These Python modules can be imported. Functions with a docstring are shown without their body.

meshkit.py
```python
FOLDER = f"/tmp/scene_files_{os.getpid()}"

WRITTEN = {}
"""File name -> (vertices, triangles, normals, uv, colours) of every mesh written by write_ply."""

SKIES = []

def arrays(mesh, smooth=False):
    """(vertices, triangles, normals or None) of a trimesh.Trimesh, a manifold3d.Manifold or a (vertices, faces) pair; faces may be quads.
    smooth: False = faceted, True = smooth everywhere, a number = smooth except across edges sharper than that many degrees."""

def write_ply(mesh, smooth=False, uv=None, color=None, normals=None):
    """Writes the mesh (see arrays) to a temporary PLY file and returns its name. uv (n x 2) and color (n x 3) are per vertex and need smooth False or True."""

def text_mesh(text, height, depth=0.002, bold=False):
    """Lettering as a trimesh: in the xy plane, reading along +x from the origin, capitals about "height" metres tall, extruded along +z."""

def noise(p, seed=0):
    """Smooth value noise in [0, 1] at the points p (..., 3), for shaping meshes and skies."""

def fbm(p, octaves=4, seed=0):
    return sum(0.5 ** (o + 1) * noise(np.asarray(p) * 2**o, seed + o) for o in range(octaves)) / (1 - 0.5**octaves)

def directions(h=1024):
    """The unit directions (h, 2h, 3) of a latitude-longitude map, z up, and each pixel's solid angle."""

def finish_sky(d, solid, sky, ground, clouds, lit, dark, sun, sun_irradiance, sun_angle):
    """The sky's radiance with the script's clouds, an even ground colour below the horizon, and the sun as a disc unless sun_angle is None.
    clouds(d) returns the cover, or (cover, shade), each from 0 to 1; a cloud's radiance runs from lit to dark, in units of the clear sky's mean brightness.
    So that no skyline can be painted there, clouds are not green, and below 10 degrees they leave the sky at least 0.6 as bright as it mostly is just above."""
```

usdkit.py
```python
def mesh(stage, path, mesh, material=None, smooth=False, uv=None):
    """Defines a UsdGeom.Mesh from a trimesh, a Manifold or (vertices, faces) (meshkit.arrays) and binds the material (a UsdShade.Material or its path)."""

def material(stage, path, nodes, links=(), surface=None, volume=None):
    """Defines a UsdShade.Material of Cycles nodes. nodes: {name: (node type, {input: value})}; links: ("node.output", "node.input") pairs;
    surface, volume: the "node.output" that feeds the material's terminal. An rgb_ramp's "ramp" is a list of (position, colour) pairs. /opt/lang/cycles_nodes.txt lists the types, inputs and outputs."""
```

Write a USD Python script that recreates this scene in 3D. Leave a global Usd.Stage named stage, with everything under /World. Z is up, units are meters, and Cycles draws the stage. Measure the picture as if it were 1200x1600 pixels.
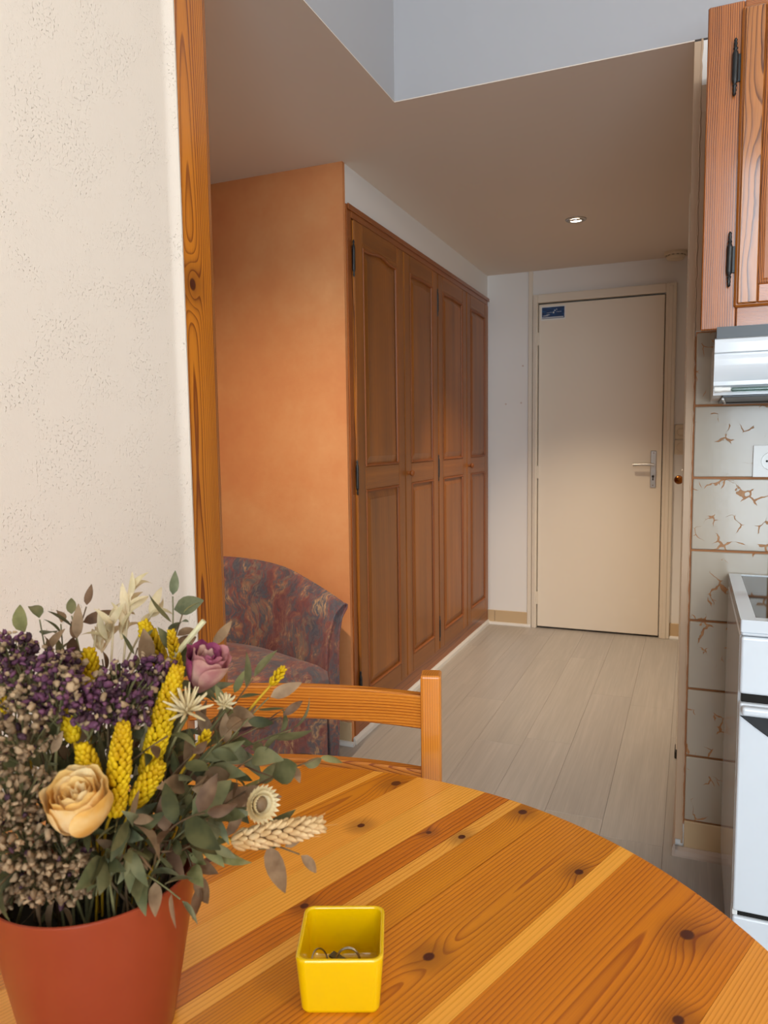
import math, random
import numpy as np
import trimesh
import manifold3d as m3
from shapely.geometry import Polygon, Point, box as sbox
from pxr import Usd, UsdGeom, UsdLux, UsdShade, Gf, Sdf
import usdkit, meshkit

stage = Usd.Stage.CreateInMemory()
UsdGeom.SetStageUpAxis(stage, 'Z')
UsdGeom.SetStageMetersPerUnit(stage, 1.0)
world = UsdGeom.Xform.Define(stage, '/World')
UsdGeom.Scope.Define(stage, '/World/Looks')

# ------------------------------------------------------------------ camera
CAM = np.array([0, 0, 1.225])
RIGHT = np.array([0.9229050597, 0.3847896031, -0.0135355864])
DOWN = np.array([0.0238373425, -0.0921898242, -0.9954560851])
FWD = np.array([-0.3842889953, 0.9183888053, -0.0942548168])
F_PX = 1153.343
cam = UsdGeom.Camera.Define(stage, '/World/camera')
mat = Gf.Matrix4d(*RIGHT, 0, *(-DOWN), 0, *(-FWD), 0, *CAM, 1)
UsdGeom.Xformable(cam).AddTransformOp().Set(mat)
cam.CreateHorizontalApertureAttr(36.0)
cam.CreateVerticalApertureAttr(48.0)
cam.CreateFocalLengthAttr(36.0 * F_PX / 1200)
cam.CreateClippingRangeAttr(Gf.Vec2f(0.01, 100))
cam.CreateFStopAttr(15.0)
cam.CreateFocusDistanceAttr(1.2)
cam.CreateExposureAttr(0.35)

# ------------------------------------------------------------------ lights
def rot_to(l, xyz, rot):
    x = UsdGeom.Xformable(l)
    x.AddTranslateOp().Set(Gf.Vec3d(*xyz))
    x.AddRotateXYZOp().Set(Gf.Vec3f(*rot))

WINDOW = UsdLux.RectLight.Define(stage, '/World/window_daylight')
rot_to(WINDOW, (1.13, -2.5, 1.72), (90, 0, 0))
WINDOW.CreateWidthAttr(1.84)
WINDOW.CreateHeightAttr(3.16)
WINDOW.CreateIntensityAttr(7.0)
WINDOW.CreateColorAttr(Gf.Vec3f(0.80, 0.90, 1.0))

def spot(name, xyz, rot, power, color, radius=0.02, angle=40, soft=0.6):
    l = UsdLux.SphereLight.Define(stage, '/World/' + name)
    rot_to(l, xyz, rot)
    l.CreateRadiusAttr(radius)
    l.CreateIntensityAttr(power)
    l.CreateColorAttr(Gf.Vec3f(*color))
    s = UsdLux.ShapingAPI.Apply(l.GetPrim())
    s.CreateShapingConeAngleAttr(angle)
    s.CreateShapingConeSoftnessAttr(soft)
    return l

WARM = (1.0, 0.80, 0.58)
spot('hall_spot_beam', (-0.549, 3.766, 2.262), (4, 0, 0), 6000, WARM, 0.02, 43, 1.0)
spot('alcove_spot_beam', (-1.09, 1.17, 2.262), (20, 12, 0), 6000, WARM, 0.02, 58, 1.0)
ROOM = UsdLux.SphereLight.Define(stage, '/World/unseen_room_lamp')  # unseen warm lamp, added for light on the left wall and table
rot_to(ROOM, (1.35, 0.0, 2.45), (0, 0, 0))
ROOM.CreateRadiusAttr(0.11)
ROOM.CreateIntensityAttr(44)
ROOM.CreateColorAttr(Gf.Vec3f(1.0, 0.84, 0.66))
DOME = UsdLux.DomeLight.Define(stage, '/World/outdoor_sky')
DOME.CreateIntensityAttr(0.4)
DOME.CreateColorAttr(Gf.Vec3f(0.75, 0.87, 1.0))

# ------------------------------------------------------------------ helpers
def C(r, g, b):
    f = lambda c: c / 12.92 if c <= 0.04045 else ((c + 0.055) / 1.055) ** 2.4
    return tuple(f(x / 255) for x in (r, g, b))

taken = {}
def path_for(name, parent):
    base = (str(parent.GetPath()) if parent is not None else '/World') + '/' + name
    n = taken.get(base, 0)
    taken[base] = n + 1
    return base if n == 0 else '%s_%03d' % (base, n)

def tag(p, label=None, cat=None, group=None, kind=None):
    for k, v in (('label', label), ('category', cat), ('group', group), ('kind', kind)):
        if v:
            p.SetCustomDataByKey(k, v)
    return p

def obj(name, mesh, m, parent=None, smooth=False, label=None, cat=None, group=None, kind=None):
    if isinstance(mesh, list):
        mesh = trimesh.util.concatenate([x for x in mesh])
    p = usdkit.mesh(stage, path_for(name, parent), mesh, m, smooth=smooth).GetPrim()
    return tag(p, label, cat, group, kind)

def thing(name, label, cat, loc=(0, 0, 0), rotz=0, group=None):
    x = UsdGeom.Xform.Define(stage, path_for(name, None))
    x.AddTranslateOp().Set(Gf.Vec3d(*map(float, loc)))
    if rotz:
        x.AddRotateZOp().Set(float(rotz))
    return tag(x.GetPrim(), label, cat, group)

def struct(name, mesh, m, smooth=False, parent=None):
    return obj(name, mesh, m, parent, smooth, kind=None if parent is not None else 'structure')

def cbox(lo, hi, c=0.0):
    """box with chamfered edges"""
    lo, hi = np.minimum(lo, hi).astype(float), np.maximum(lo, hi).astype(float)
    if c <= 0:
        b = trimesh.creation.box(extents=hi - lo)
        b.apply_translation((lo + hi) / 2)
        return b
    c = min(c, *(0.45 * (hi - lo)))
    pts = []
    for sx in (0, 1):
        for sy in (0, 1):
            for sz in (0, 1):
                p = np.array([(lo, hi)[s][i] for i, s in enumerate((sx, sy, sz))])
                d = np.array([c if s == 0 else -c for s in (sx, sy, sz)])
                for k in range(3):
                    q = p + d
                    q[k] = p[k]
                    pts.append(q)
    return trimesh.convex.convex_hull(np.array(pts))

def rbox(lo, hi, r, n=4):
    """rounded box: hull of eight spheres"""
    lo, hi = np.array(lo, float), np.array(hi, float)
    r = min(r, *(0.499 * (hi - lo)))
    s = trimesh.creation.icosphere(2, r).vertices
    pts = [s + [(lo[i] + r, hi[i] - r)[b] for i, b in enumerate((x, y, z))] for x in (0, 1) for y in (0, 1) for z in (0, 1)]
    return trimesh.convex.convex_hull(np.vstack(pts))

def prism(pts, a, b, axis='x'):
    """polygon extruded from a to b. axis x: pts are (y,z); y: (x,z); z: (x,y)"""
    g = pts if hasattr(pts, 'exterior') else Polygon(pts)
    m = trimesh.creation.extrude_polygon(g, b - a, engine='earcut')
    v = m.vertices.copy()
    v[:, 2] += a
    if axis == 'x':
        v = v[:, [2, 0, 1]]
    elif axis == 'y':
        v = v[:, [0, 2, 1]]
    m = trimesh.Trimesh(v, m.faces, process=False)
    if m.volume < 0:
        m.invert()
    return m

def lathe(profile, n=48, center=(0, 0, 0)):
    p = np.array(profile, float)
    a = np.arange(n) * 2 * np.pi / n
    v = np.stack([p[:, None, 0] * np.cos(a), p[:, None, 0] * np.sin(a), np.repeat(p[:, 1:2], n, 1)], -1)
    f = []
    for i in range(len(p) - 1):
        for j in range(n):
            k = (j + 1) % n
            f.append([i * n + j, i * n + k, (i + 1) * n + k])
            f.append([i * n + j, (i + 1) * n + k, (i + 1) * n + j])
    m = trimesh.Trimesh(v.reshape(-1, 3) + center, f, process=False)
    return m

def tube(points, radii, sides=6, cap=True):
    p = np.asarray(points, float)
    t = np.gradient(p, axis=0)
    t /= np.linalg.norm(t, axis=1, keepdims=True) + 1e-12
    ref = np.array([0, 0, 1.0]) if abs(t[0][2]) < 0.9 else np.array([1.0, 0, 0])
    a = np.cross(t[0], ref); a /= np.linalg.norm(a)
    A = []
    for k in range(len(p)):
        a = a - t[k] * (a @ t[k]); a /= np.linalg.norm(a) + 1e-12
        A.append(a)
    A = np.array(A); B = np.cross(t, A)
    ang = np.arange(sides) * 2 * np.pi / sides
    r = np.broadcast_to(radii, (len(p),))
    v = p[:, None] + r[:, None, None] * (np.cos(ang)[None, :, None] * A[:, None] + np.sin(ang)[None, :, None] * B[:, None])
    f = []
    for i in range(len(p) - 1):
        for j in range(sides):
            k = (j + 1) % sides
            f.append([i * sides + j, i * sides + k, (i + 1) * sides + k])
            f.append([i * sides + j, (i + 1) * sides + k, (i + 1) * sides + j])
    v = v.reshape(-1, 3)
    if cap:
        n = len(v)
        v = np.vstack([v, p[0], p[-1]])
        e = (len(p) - 1) * sides
        for j in range(sides):
            k = (j + 1) % sides
            f.append([n, k, j]); f.append([n + 1, e + j, e + k])
    return trimesh.Trimesh(v, f, process=False)

def grid(P, closed_u=False, closed_v=False):
    """P: (nu, nv, 3) point grid as triangles"""
    nu, nv = P.shape[:2]
    f = []
    for i in range(nu - (0 if closed_u else 1)):
        for j in range(nv - (0 if closed_v else 1)):
            i2, j2 = (i + 1) % nu, (j + 1) % nv
            f += [[i * nv + j, i2 * nv + j, i2 * nv + j2], [i * nv + j, i2 * nv + j2, i * nv + j2]]
    return trimesh.Trimesh(P.reshape(-1, 3), f, process=False)

def bez(a, b, c, n=12):
    t = np.linspace(0, 1, n)[:, None]
    return (1 - t) ** 2 * np.array(a) + 2 * t * (1 - t) * np.array(b) + t ** 2 * np.array(c)

# ------------------------------------------------------------------ materials
class G:
    def __init__(s, name):
        s.name, s.n, s.l = name, {}, []
    def add(s, kind, out, **inp):
        nm = 'n%d' % len(s.n)
        vals = {}
        for k, v in inp.items():
            if isinstance(v, str) and v.startswith('@'):
                s.l.append((v[1:], nm + '.' + k))
            else:
                vals[k] = v
        s.n[nm] = (kind, vals)
        return '@' + nm + '.' + out
    def m(s, op, a, b=0.5, c=0.0, clamp=False):
        return s.add('math', 'value', math_type=op, value1=a, value2=b, value3=c, use_clamp=clamp)
    def noise(s, vec, scale, detail=2.0, rough=0.5, out='fac', **k):
        return s.add('noise_texture', out, vector=vec, scale=scale, detail=detail, roughness=rough, **k)
    def ramp(s, fac, stops):
        return s.add('rgb_ramp', 'color', fac=fac, ramp=stops)
    def mix(s, fac, a, b, mode='mix'):
        return s.add('mix', 'color', mix_type=mode, fac=fac, color1=a, color2=b)
    def smooth(s, x, a, b):
        return s.add('map_range', 'result', range_type='smoothstep', value=x, from_min=a, from_max=b, to_min=0.0, to_max=1.0, clamp=True)
    def obj(s):
        return s.add('texture_coordinate', 'object')
    def xyz(s, vec):
        nm = s.add('separate_xyz', 'x', vector=vec)[1:].split('.')[0]
        return ['@%s.%s' % (nm, c) for c in 'xyz']
    def vec(s, x, y, z):
        return s.add('combine_xyz', 'vector', x=x, y=y, z=z)
    def bump(s, h, strength=0.3, distance=0.002):
        return s.add('bump', 'normal', height=h, strength=strength, distance=distance)
    def done(s, surface):
        return usdkit.material(stage, '/World/Looks/' + s.name, s.n, [(a, b) for a, b in s.l], surface=surface[1:])
    def principled(s, **k):
        return s.done(s.add('principled_bsdf', 'BSDF', **k))

def plain(name, color, rough=0.5, **k):
    g = G(name)
    return g.principled(base_color=color, roughness=rough, **k)

def pine(name, order, seed, light, dark, spacing=0.006, pith=0.05, knots=(), wig=0.012, rough=0.35, coat=0.35, contrast=1.0, tone=0.12, slope=0.0, stretch=1.0, croug=0.12, vc=0.0, wc=0.0, freq=0.6, v0=None):
    """varnished pine: growth rings around a pith line running with the board; order names the object axes that are (along, across, through)"""
    g = G(name)
    rnd = random.Random(seed)
    ax = dict(zip('xyz', g.xyz(g.obj())))
    u, v, w = (ax[c] for c in order)
    so = rnd.uniform(-20, 20)
    v, w = g.m('subtract', v, vc), g.m('subtract', w, wc)
    us = g.m('add', u, so)
    n1 = g.noise(g.vec(g.m('multiply', us, 1.3 * freq), g.m('multiply', v, 3.0), g.m('multiply', w, 3.0)), 1.0, 2.0)
    n2 = g.noise(g.vec(g.m('multiply', us, 6.0 * freq), g.m('multiply', v, 14.0), g.m('multiply', w, 14.0)), 1.0, 2.0)
    dv = g.m('multiply_add', g.m('subtract', n1, 0.5), wig * 4, g.m('multiply', g.m('subtract', n2, 0.5), wig * 0.5))
    v0, w0 = (rnd.choice((-1, 1)) * rnd.uniform(0.05, 0.08) if v0 is None else v0), pith
    vv = g.m('add', g.m('subtract', v, v0), dv)
    ww = g.m('add', g.m('multiply_add', u, slope, w0), g.m('add', w, g.m('multiply', dv, 1.3)))
    r = g.m('sqrt', g.m('add', g.m('multiply', vv, vv), g.m('multiply', ww, ww)))
    kd = None
    for ku, kv, kr in knots:
        du = g.m('multiply', g.m('subtract', u, ku), 0.42)
        dk = g.m('subtract', v, kv - vc)
        d2 = g.m('add', g.m('multiply', du, du), g.m('multiply', dk, dk))
        e = g.m('exponent', g.m('multiply', d2, -1.0 / (kr * 2.0) ** 2))
        r = g.m('add', r, g.m('multiply', e, kr * 1.6))
        du2 = g.m('multiply', g.m('subtract', u, ku), 0.8)
        d = g.m('sqrt', g.m('add', g.m('multiply', du2, du2), g.m('multiply', dk, dk)))
        core = g.smooth(d, kr * 1.15, kr * 0.55)
        halo = g.m('multiply', g.smooth(d, kr * 4.5, kr * 0.8), 0.45)
        k = g.m('maximum', core, halo)
        kd = k if kd is None else g.m('maximum', kd, k)
    t = g.m('fraction', g.m('divide', r, spacing))
    ring = g.ramp(t, [(0, (0, 0, 0)), (0.40, (.06, .06, .06)), (0.70, (.35, .35, .35)), (0.87, (1, 1, 1)), (0.94, (.85, .85, .85)), (1.0, (0, 0, 0))])
    amp = g.m('multiply_add', g.noise(g.vec(g.m('multiply', r, 70.0), g.m('multiply', us, 0.5), 3.0), 1.0, 1.0), 1.6, -0.05, clamp=True)
    ring = g.m('multiply', ring, amp)
    fib = g.noise(g.vec(g.m('multiply', us, 14.0), g.m('multiply', v, 700.0), g.m('multiply', w, 700.0)), 1.0, 2.0)
    wide = g.noise(g.vec(g.m('multiply', us, 0.9), g.m('multiply', v, 16.0), g.m('multiply', w, 16.0)), 1.0, 1.0)
    fac = g.m('multiply', g.m('add', g.m('multiply', ring, 1.05), g.m('multiply', g.m('subtract', fib, 0.4), 0.5)), contrast, clamp=True)
    fac = g.m('add', fac, g.m('multiply', g.m('subtract', wide, 0.5), 0.55), clamp=True)
    col = g.mix(fac, light, dark)
    if tone:
        tn = g.noise(g.vec(g.m('multiply', us, 1.3), g.m('multiply', v, 9.0), g.m('multiply', w, 9.0)), 1.0, 1.0)
        val = g.m('multiply_add', g.m('subtract', tn, 0.5), tone * 4, 1.0)
        col = g.add('hsv', 'color', hue=0.5, saturation=1.0, value=val, fac=1.0, color=col)
    if kd is not None:
        col = g.mix(kd, col, C(78, 30, 8))
    nb = g.bump(fac, 0.12, 0.001)
    return g.principled(base_color=col, roughness=rough, normal=nb, coat_weight=coat, coat_roughness=croug)

def plaster(name, color, scale=90.0, strength=0.25, dist=0.003, rough=0.85, blobs=True):
    g = G(name)
    p = g.obj()
    h = g.noise(p, scale, 3.0)
    if blobs:
        b = g.smooth(g.noise(p, scale * 1.5, 2.0, 0.5), 0.56, 0.82)
        msk = g.smooth(g.noise(p, 16.0, 3.0), 0.36, 0.66)
        h = g.m('multiply_add', h, 0.12, g.m('multiply', b, msk))
    return g.principled(base_color=color, roughness=rough, normal=g.bump(h, strength, dist))

# room materials
M = {}
M['plaster'] = plaster('white_textured_plaster', C(240, 226, 210), 170, 0.65, 0.0032)
M['white'] = plaster('white_paint', C(238, 236, 233), 260, 0.10, 0.001, blobs=False)
M['dimmed_white'] = plaster('white_paint_dimmed', C(176, 175, 178), 260, 0.10, 0.001, blobs=False)  # white fascia paint, greyed so its dim light sits in the colour
M['cream_shaded'] = plain('cream_edge_shaded', C(196, 168, 140), 0.6)  # cream edge colour with the shade at the partition end mixed in
M['ceiling'] = plaster('ceiling_paint', C(226, 214, 202), 300, 0.08, 0.001, blobs=False)
M['door_paint'] = plain('door_enamel', C(238, 228, 212), 0.38)
M['frame_paint'] = plain('frame_enamel', C(232, 222, 206), 0.45)
M['strip'] = plain('white_strip', C(222, 220, 216), 0.5)
M['skirt'] = plain('beige_tile', C(205, 178, 140), 0.35)
M['grout'] = plaster('brown_grout', C(176, 120, 78), 400, 0.5, 0.001, blobs=False)
M['black'] = plain('black_iron', (0.012, 0.012, 0.012), 0.35)
M['gap'] = plain('dark_gap', (0.01, 0.008, 0.006), 0.9)
M['enamel'] = plain('white_enamel', C(222, 228, 234), 0.10)
M['plastic'] = plain('white_plastic', C(236, 236, 232), 0.30)
M['switch'] = plain('cream_plastic', C(222, 208, 184), 0.4)
M['glassblack'] = plain('black_glass', (0.006, 0.006, 0.007), 0.05)
M['steel'] = plain('brushed_steel', C(190, 186, 182), 0.32, metallic=1.0)
M['chrome'] = plain('chrome', C(225, 225, 225), 0.12, metallic=1.0)
M['brass'] = plain('aged_brass', C(120, 72, 30), 0.3, metallic=1.0)
M['rubber'] = plain('dark_rubber', (0.03, 0.025, 0.02), 0.6)
M['greyhood'] = plain('grey_panel', C(78, 82, 86), 0.4)
M['strip_dimmed'] = plain('white_strip_dimmed', C(178, 160, 146), 0.55)  # white base strip darkened, dim light near the floor put into its colour
M['green_glass'] = plain('hood_visor', C(120, 150, 140), 0.08, transmission_weight=0.7, ior=1.45)
g = G('lamp_glow'); M['glow'] = g.done(g.add('emission', 'emission', color=(1.0, 0.86, 0.66), strength=14.0))
g = G('window_glass')
M['pane'] = g.done(g.add('mix_closure', 'closure', fac=g.add('fresnel', 'fac', IOR=1.45), closure1=g.add('transparent_bsdf', 'BSDF', color=(0.97, 0.98, 0.98)), closure2=g.add('glossy_bsdf', 'BSDF', color=(1, 1, 1), roughness=0.02)))

# sponged orange wall
g = G('orange_sponged_paint')
p = g.obj()
n1 = g.noise(p, 2.6, 3.0, 0.6); n2 = g.noise(p, 9.0, 4.0, 0.65); n3 = g.noise(p, 60.0, 3.0, 0.6)
f = g.m('add', g.m('multiply', n1, 0.55), g.m('multiply_add', n2, 0.33, g.m('multiply', n3, 0.12)))
col = g.ramp(f, [(0.30, C(208, 130, 80)), (0.48, C(214, 142, 88)), (0.62, C(218, 152, 98)), (0.76, C(224, 162, 108))])
M['orange'] = g.principled(base_color=col, roughness=0.8, normal=g.bump(g.noise(p, 240.0, 3.0), 0.2, 0.002))

# grey oak vinyl planks, six tones
def vinyl(i, base):
    g = G('grey_oak_vinyl' if i == 0 else 'grey_oak_vinyl_%03d' % i)
    x, y, z = g.xyz(g.obj())
    ys = g.m('add', y, 3.7 * i)
    n1 = g.noise(g.vec(g.m('multiply', x, 60.0), g.m('multiply', ys, 1.6), 0.0), 1.0, 4.0, 0.6, distortion=0.3)
    n2 = g.noise(g.vec(g.m('multiply', x, 380.0), g.m('multiply', ys, 9.0), 0.0), 1.0, 2.0)
    n3 = g.noise(g.vec(g.m('multiply', x, 9.0), g.m('multiply', ys, 0.9), 0.0), 1.0, 2.0)
    f = g.m('add', g.m('multiply', n1, 0.55), g.m('multiply_add', n2, 0.25, g.m('multiply', n3, 0.3)))
    hi = tuple(min(1, c * 1.22) for c in base); lo = tuple(c * 0.84 for c in base)
    col = g.ramp(f, [(0.30, lo), (0.55, base), (0.80, hi)])
    return g.principled(base_color=col, roughness=0.34, normal=g.bump(n2, 0.08, 0.0006))
VINYL = [vinyl(i, C(*c)) for i, c in enumerate([(168, 162, 155), (166, 160, 153), (169, 163, 156), (165, 159, 153), (167, 161, 155), (171, 165, 157)])]

# glazed tile with crackle gouges
def tile_mat(i):
    g = G('crackle_glaze' if i == 0 else 'crackle_glaze_%03d' % i)
    p = g.add('mapping', 'vector', mapping_type='point', vector=g.obj(), location=(i * 1.37, i * 0.7, i * 2.1), rotation=(0, 0, 0), scale=(1, 1, 1))
    w = g.add('vector_math', 'vector', math_type='multiply_add', vector1=g.noise(p, 30.0, 3.0, out='color'), vector2=(0.030, 0.030, 0.030), vector3=p)
    d = g.add('voronoi_texture', 'distance', dimensions='3D', feature='distance_to_edge', vector=w, scale=20.0)
    msk = g.noise(p, 17.0, 1.0)
    width = g.m('multiply', g.smooth(msk, 0.52, 0.68), 0.055)
    c = g.smooth(g.m('subtract', width, d), 0.0, 0.012)
    tint = g.noise(p, 5.0, 1.0)
    base = g.mix(tint, C(188, 176, 158), C(180, 170, 154))
    col = g.mix(c, base, g.mix(g.noise(p, 80.0), C(150, 92, 44), C(196, 150, 104)))
    h = g.m('subtract', g.m('multiply', g.noise(p, 14.0, 2.0), 0.25), c)
    return g.principled(base_color=col, roughness=g.m('multiply_add', c, 0.4, 0.13), normal=g.bump(h, 0.5, 0.002))
TILES = [tile_mat(i) for i in range(4)]

# woods
LT, DK = C(208, 138, 66), C(140, 72, 22)
M['post'] = pine('post_pine', 'zyx', 3, C(210, 126, 30), C(126, 56, 6), 0.0042, 0.018, knots=[(1.53, 1.195, 0.012)], wig=0.006, contrast=1.25, slope=0.014, v0=-0.012, tone=0.10, vc=1.205, wc=-0.89)
WR, WRD = C(166, 100, 30), C(88, 42, 8)
M['ward_v'] = [pine('wardrobe_pine' if i == 0 else 'wardrobe_pine_%03d' % i, 'zyx', 20 + i, WR, WRD, 0.0046, 0.02, wig=0.006, contrast=1.2, slope=0.010, vc=(0.31, 0.82, 1.33, 1.84)[i] if i else 0.31, v0=(-0.05, 0.06, -0.16, 0.03)[i], rough=0.42, coat=0.15, tone=0.22) for i in range(4)]
M['ward_h'] = pine('wardrobe_rail_pine', 'yzx', 31, WR, WRD, 0.0046, 0.02, wig=0.004, contrast=1.2, rough=0.42, coat=0.15)
M['ward_dark'] = pine('wardrobe_frame_pine', 'zyx', 37, C(160, 88, 30), C(104, 48, 12), 0.0055, 0.05, wig=0.006, contrast=0.9, rough=0.4)
M['ward_darkh'] = pine('wardrobe_frame_pine_h', 'yzx', 38, C(160, 88, 30), C(104, 48, 12), 0.0055, 0.05, wig=0.006, contrast=0.9, rough=0.4)
KL, KD = C(186, 108, 48), C(80, 34, 10)
M['cab_v'] = pine('cabinet_pine', 'zxy', 41, KL, KD, 0.0046, 0.015, wig=0.010, freq=1.6, contrast=1.3, v0=0.09, rough=0.28, coat=0.7, croug=0.10)
M['cab_v2'] = pine('cabinet_door_pine', 'zxy', 47, C(182, 114, 56), KD, 0.0050, 0.014, wig=0.014, contrast=1.2, slope=0.030, v0=0.12, freq=1.4, rough=0.28, coat=0.7, croug=0.10)
M['cab_h'] = pine('cabinet_rail_pine', 'xzy', 43, KL, KD, 0.0034, 0.015, wig=0.005, contrast=1.0, vc=1.50, rough=0.28, coat=0.7, croug=0.10)
M['cab_edge'] = plain('cabinet_edge_varnish', C(168, 96, 32), 0.3)
M['cab_side'] = pine('cabinet_side_pine', 'zyx', 45, C(170, 100, 36), C(110, 58, 16), 0.006, 0.05, rough=0.35)
CL, CD = C(220, 136, 44), C(158, 78, 12)
M['chair_v'] = pine('chair_pine_post', 'zxy', 51, CL, CD, 0.0036, 0.010, wig=0.0015, contrast=0.9, rough=0.3, tone=0.06, vc=0.2, v0=0.06)
M['chair_h'] = pine('chair_pine_rail', 'xzy', 53, CL, CD, 0.0046, 0.010, wig=0.0015, contrast=1.15, rough=0.3, tone=0.06, vc=0.815, v0=-0.08)

# ------------------------------------------------------------------ large structure
CEIL = 2.285
TOP = 3.6
struct('floor', cbox((-3.3, -2.5, -0.10), (2.3, 4.9, -0.0035)), plain('floor_screed', C(120, 112, 104), 0.8))
FLOOR = stage.GetPrimAtPath('/World/floor')
rnd = random.Random(5)
PW, PL = 0.185, 1.22
ix = 0
x = -3.2
while x < 2.2 - 1e-6:
    x1 = min(x + PW, 2.2)
    y = -2.4 - rnd.uniform(0.0, 1.0)
    while y < 4.83:
        y1 = y + PL
        lo, hi = max(y, -2.4), min(y1, 4.83)
        # only rooms in view get single planks; walls stand on the screed
        ok = hi - lo > 0.02 and not (x > 0.05 and lo > 2.36) and not (x1 < -1.9 and lo > 2.66)
        if ok:
            obj('plank', cbox((x + 0.0003, lo + 0.00025, -0.0035), (x1 - 0.0003, hi - 0.00025, 0.0), 0.0004), VINYL[rnd.randrange(6)], FLOOR)
        y = y1
    x = x1

# left wall with its raised plaster lip against the post, and the wall above the opening
wl = prism([(-0.99, -2.4), (-0.89, -2.4), (-0.89, 1.128), (-0.8885, 1.140), (-0.8835, 1.150), (-0.8810, 1.156), (-0.8835, 1.1625), (-0.99, 1.1625)], 0, CEIL, 'z')
struct('wall_left', wl, M['plaster'], smooth=40)
struct('wall_left_upper', cbox((-0.99, -2.4, CEIL + 0.0032), (-0.89, 2.257, TOP)), M['dimmed_white'])
pst = prism([(-0.985, 1.163), (-0.892, 1.163), (-0.890, 1.166), (-0.890, 1.256), (-0.899, 1.277), (-0.985, 1.277)], 0, CEIL, 'z')
t = thing('timber_post', 'tall varnished pine post with a large knot at the end of the white plaster wall', 'post')
obj('shaft', pst, M['post'], t)
# fascia of the double-height void and the kitchen partition below it
struct('wall_front_upper', cbox((-0.99, 2.257, CEIL + 0.0032), (2.2, 2.36, TOP)), M['dimmed_white'])
struct('wall_kitchen', cbox((-0.021, 2.262, 0), (2.2, 2.36, CEIL)), M['white'])
KW = stage.GetPrimAtPath('/World/wall_kitchen')
struct('wall_hall_right', cbox((-0.021, 2.36, 0), (0.08, 4.85, CEIL)), M['white'])
struct('wall_right', cbox((2.2, -2.5, 0), (2.3, 2.36, TOP)), M['white'])
WX0, WX1, WZ0, WZ1 = 0.20, 2.06, 0.13, 3.30
wb = [cbox((-3.3, -2.5, 0), (WX0, -2.4, TOP)), cbox((WX1, -2.5, 0), (2.2, -2.4, TOP)), cbox((WX0, -2.5, 0), (WX1, -2.4, WZ0)), cbox((WX0, -2.5, WZ1), (WX1, -2.4, TOP))]
struct('wall_back', wb, M['white'])
wf = []
for xx in (WX0, (WX0 + WX1) / 2 - 0.03, WX1 - 0.06):
    wf.append(cbox((xx, -2.47, WZ0), (xx + 0.06, -2.42, WZ1), 0.004))
for zz in (WZ0, 2.15, WZ1 - 0.06):
    wf.append(cbox((WX0 + 0.06, -2.469, zz), (WX1 - 0.06, -2.421, zz + 0.06), 0.004))
struct('window_1', wf, M['frame_paint'])
W1 = stage.GetPrimAtPath('/World/window_1')
for xa, xb in ((WX0 + 0.06, 1.05), (1.11, WX1 - 0.06)):
    for za, zb in ((WZ0 + 0.06, 2.15), (2.21, WZ1 - 0.06)):
        obj('pane', cbox((xa, -2.448, za), (xb, -2.444, zb)), M['pane'], W1)
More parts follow.
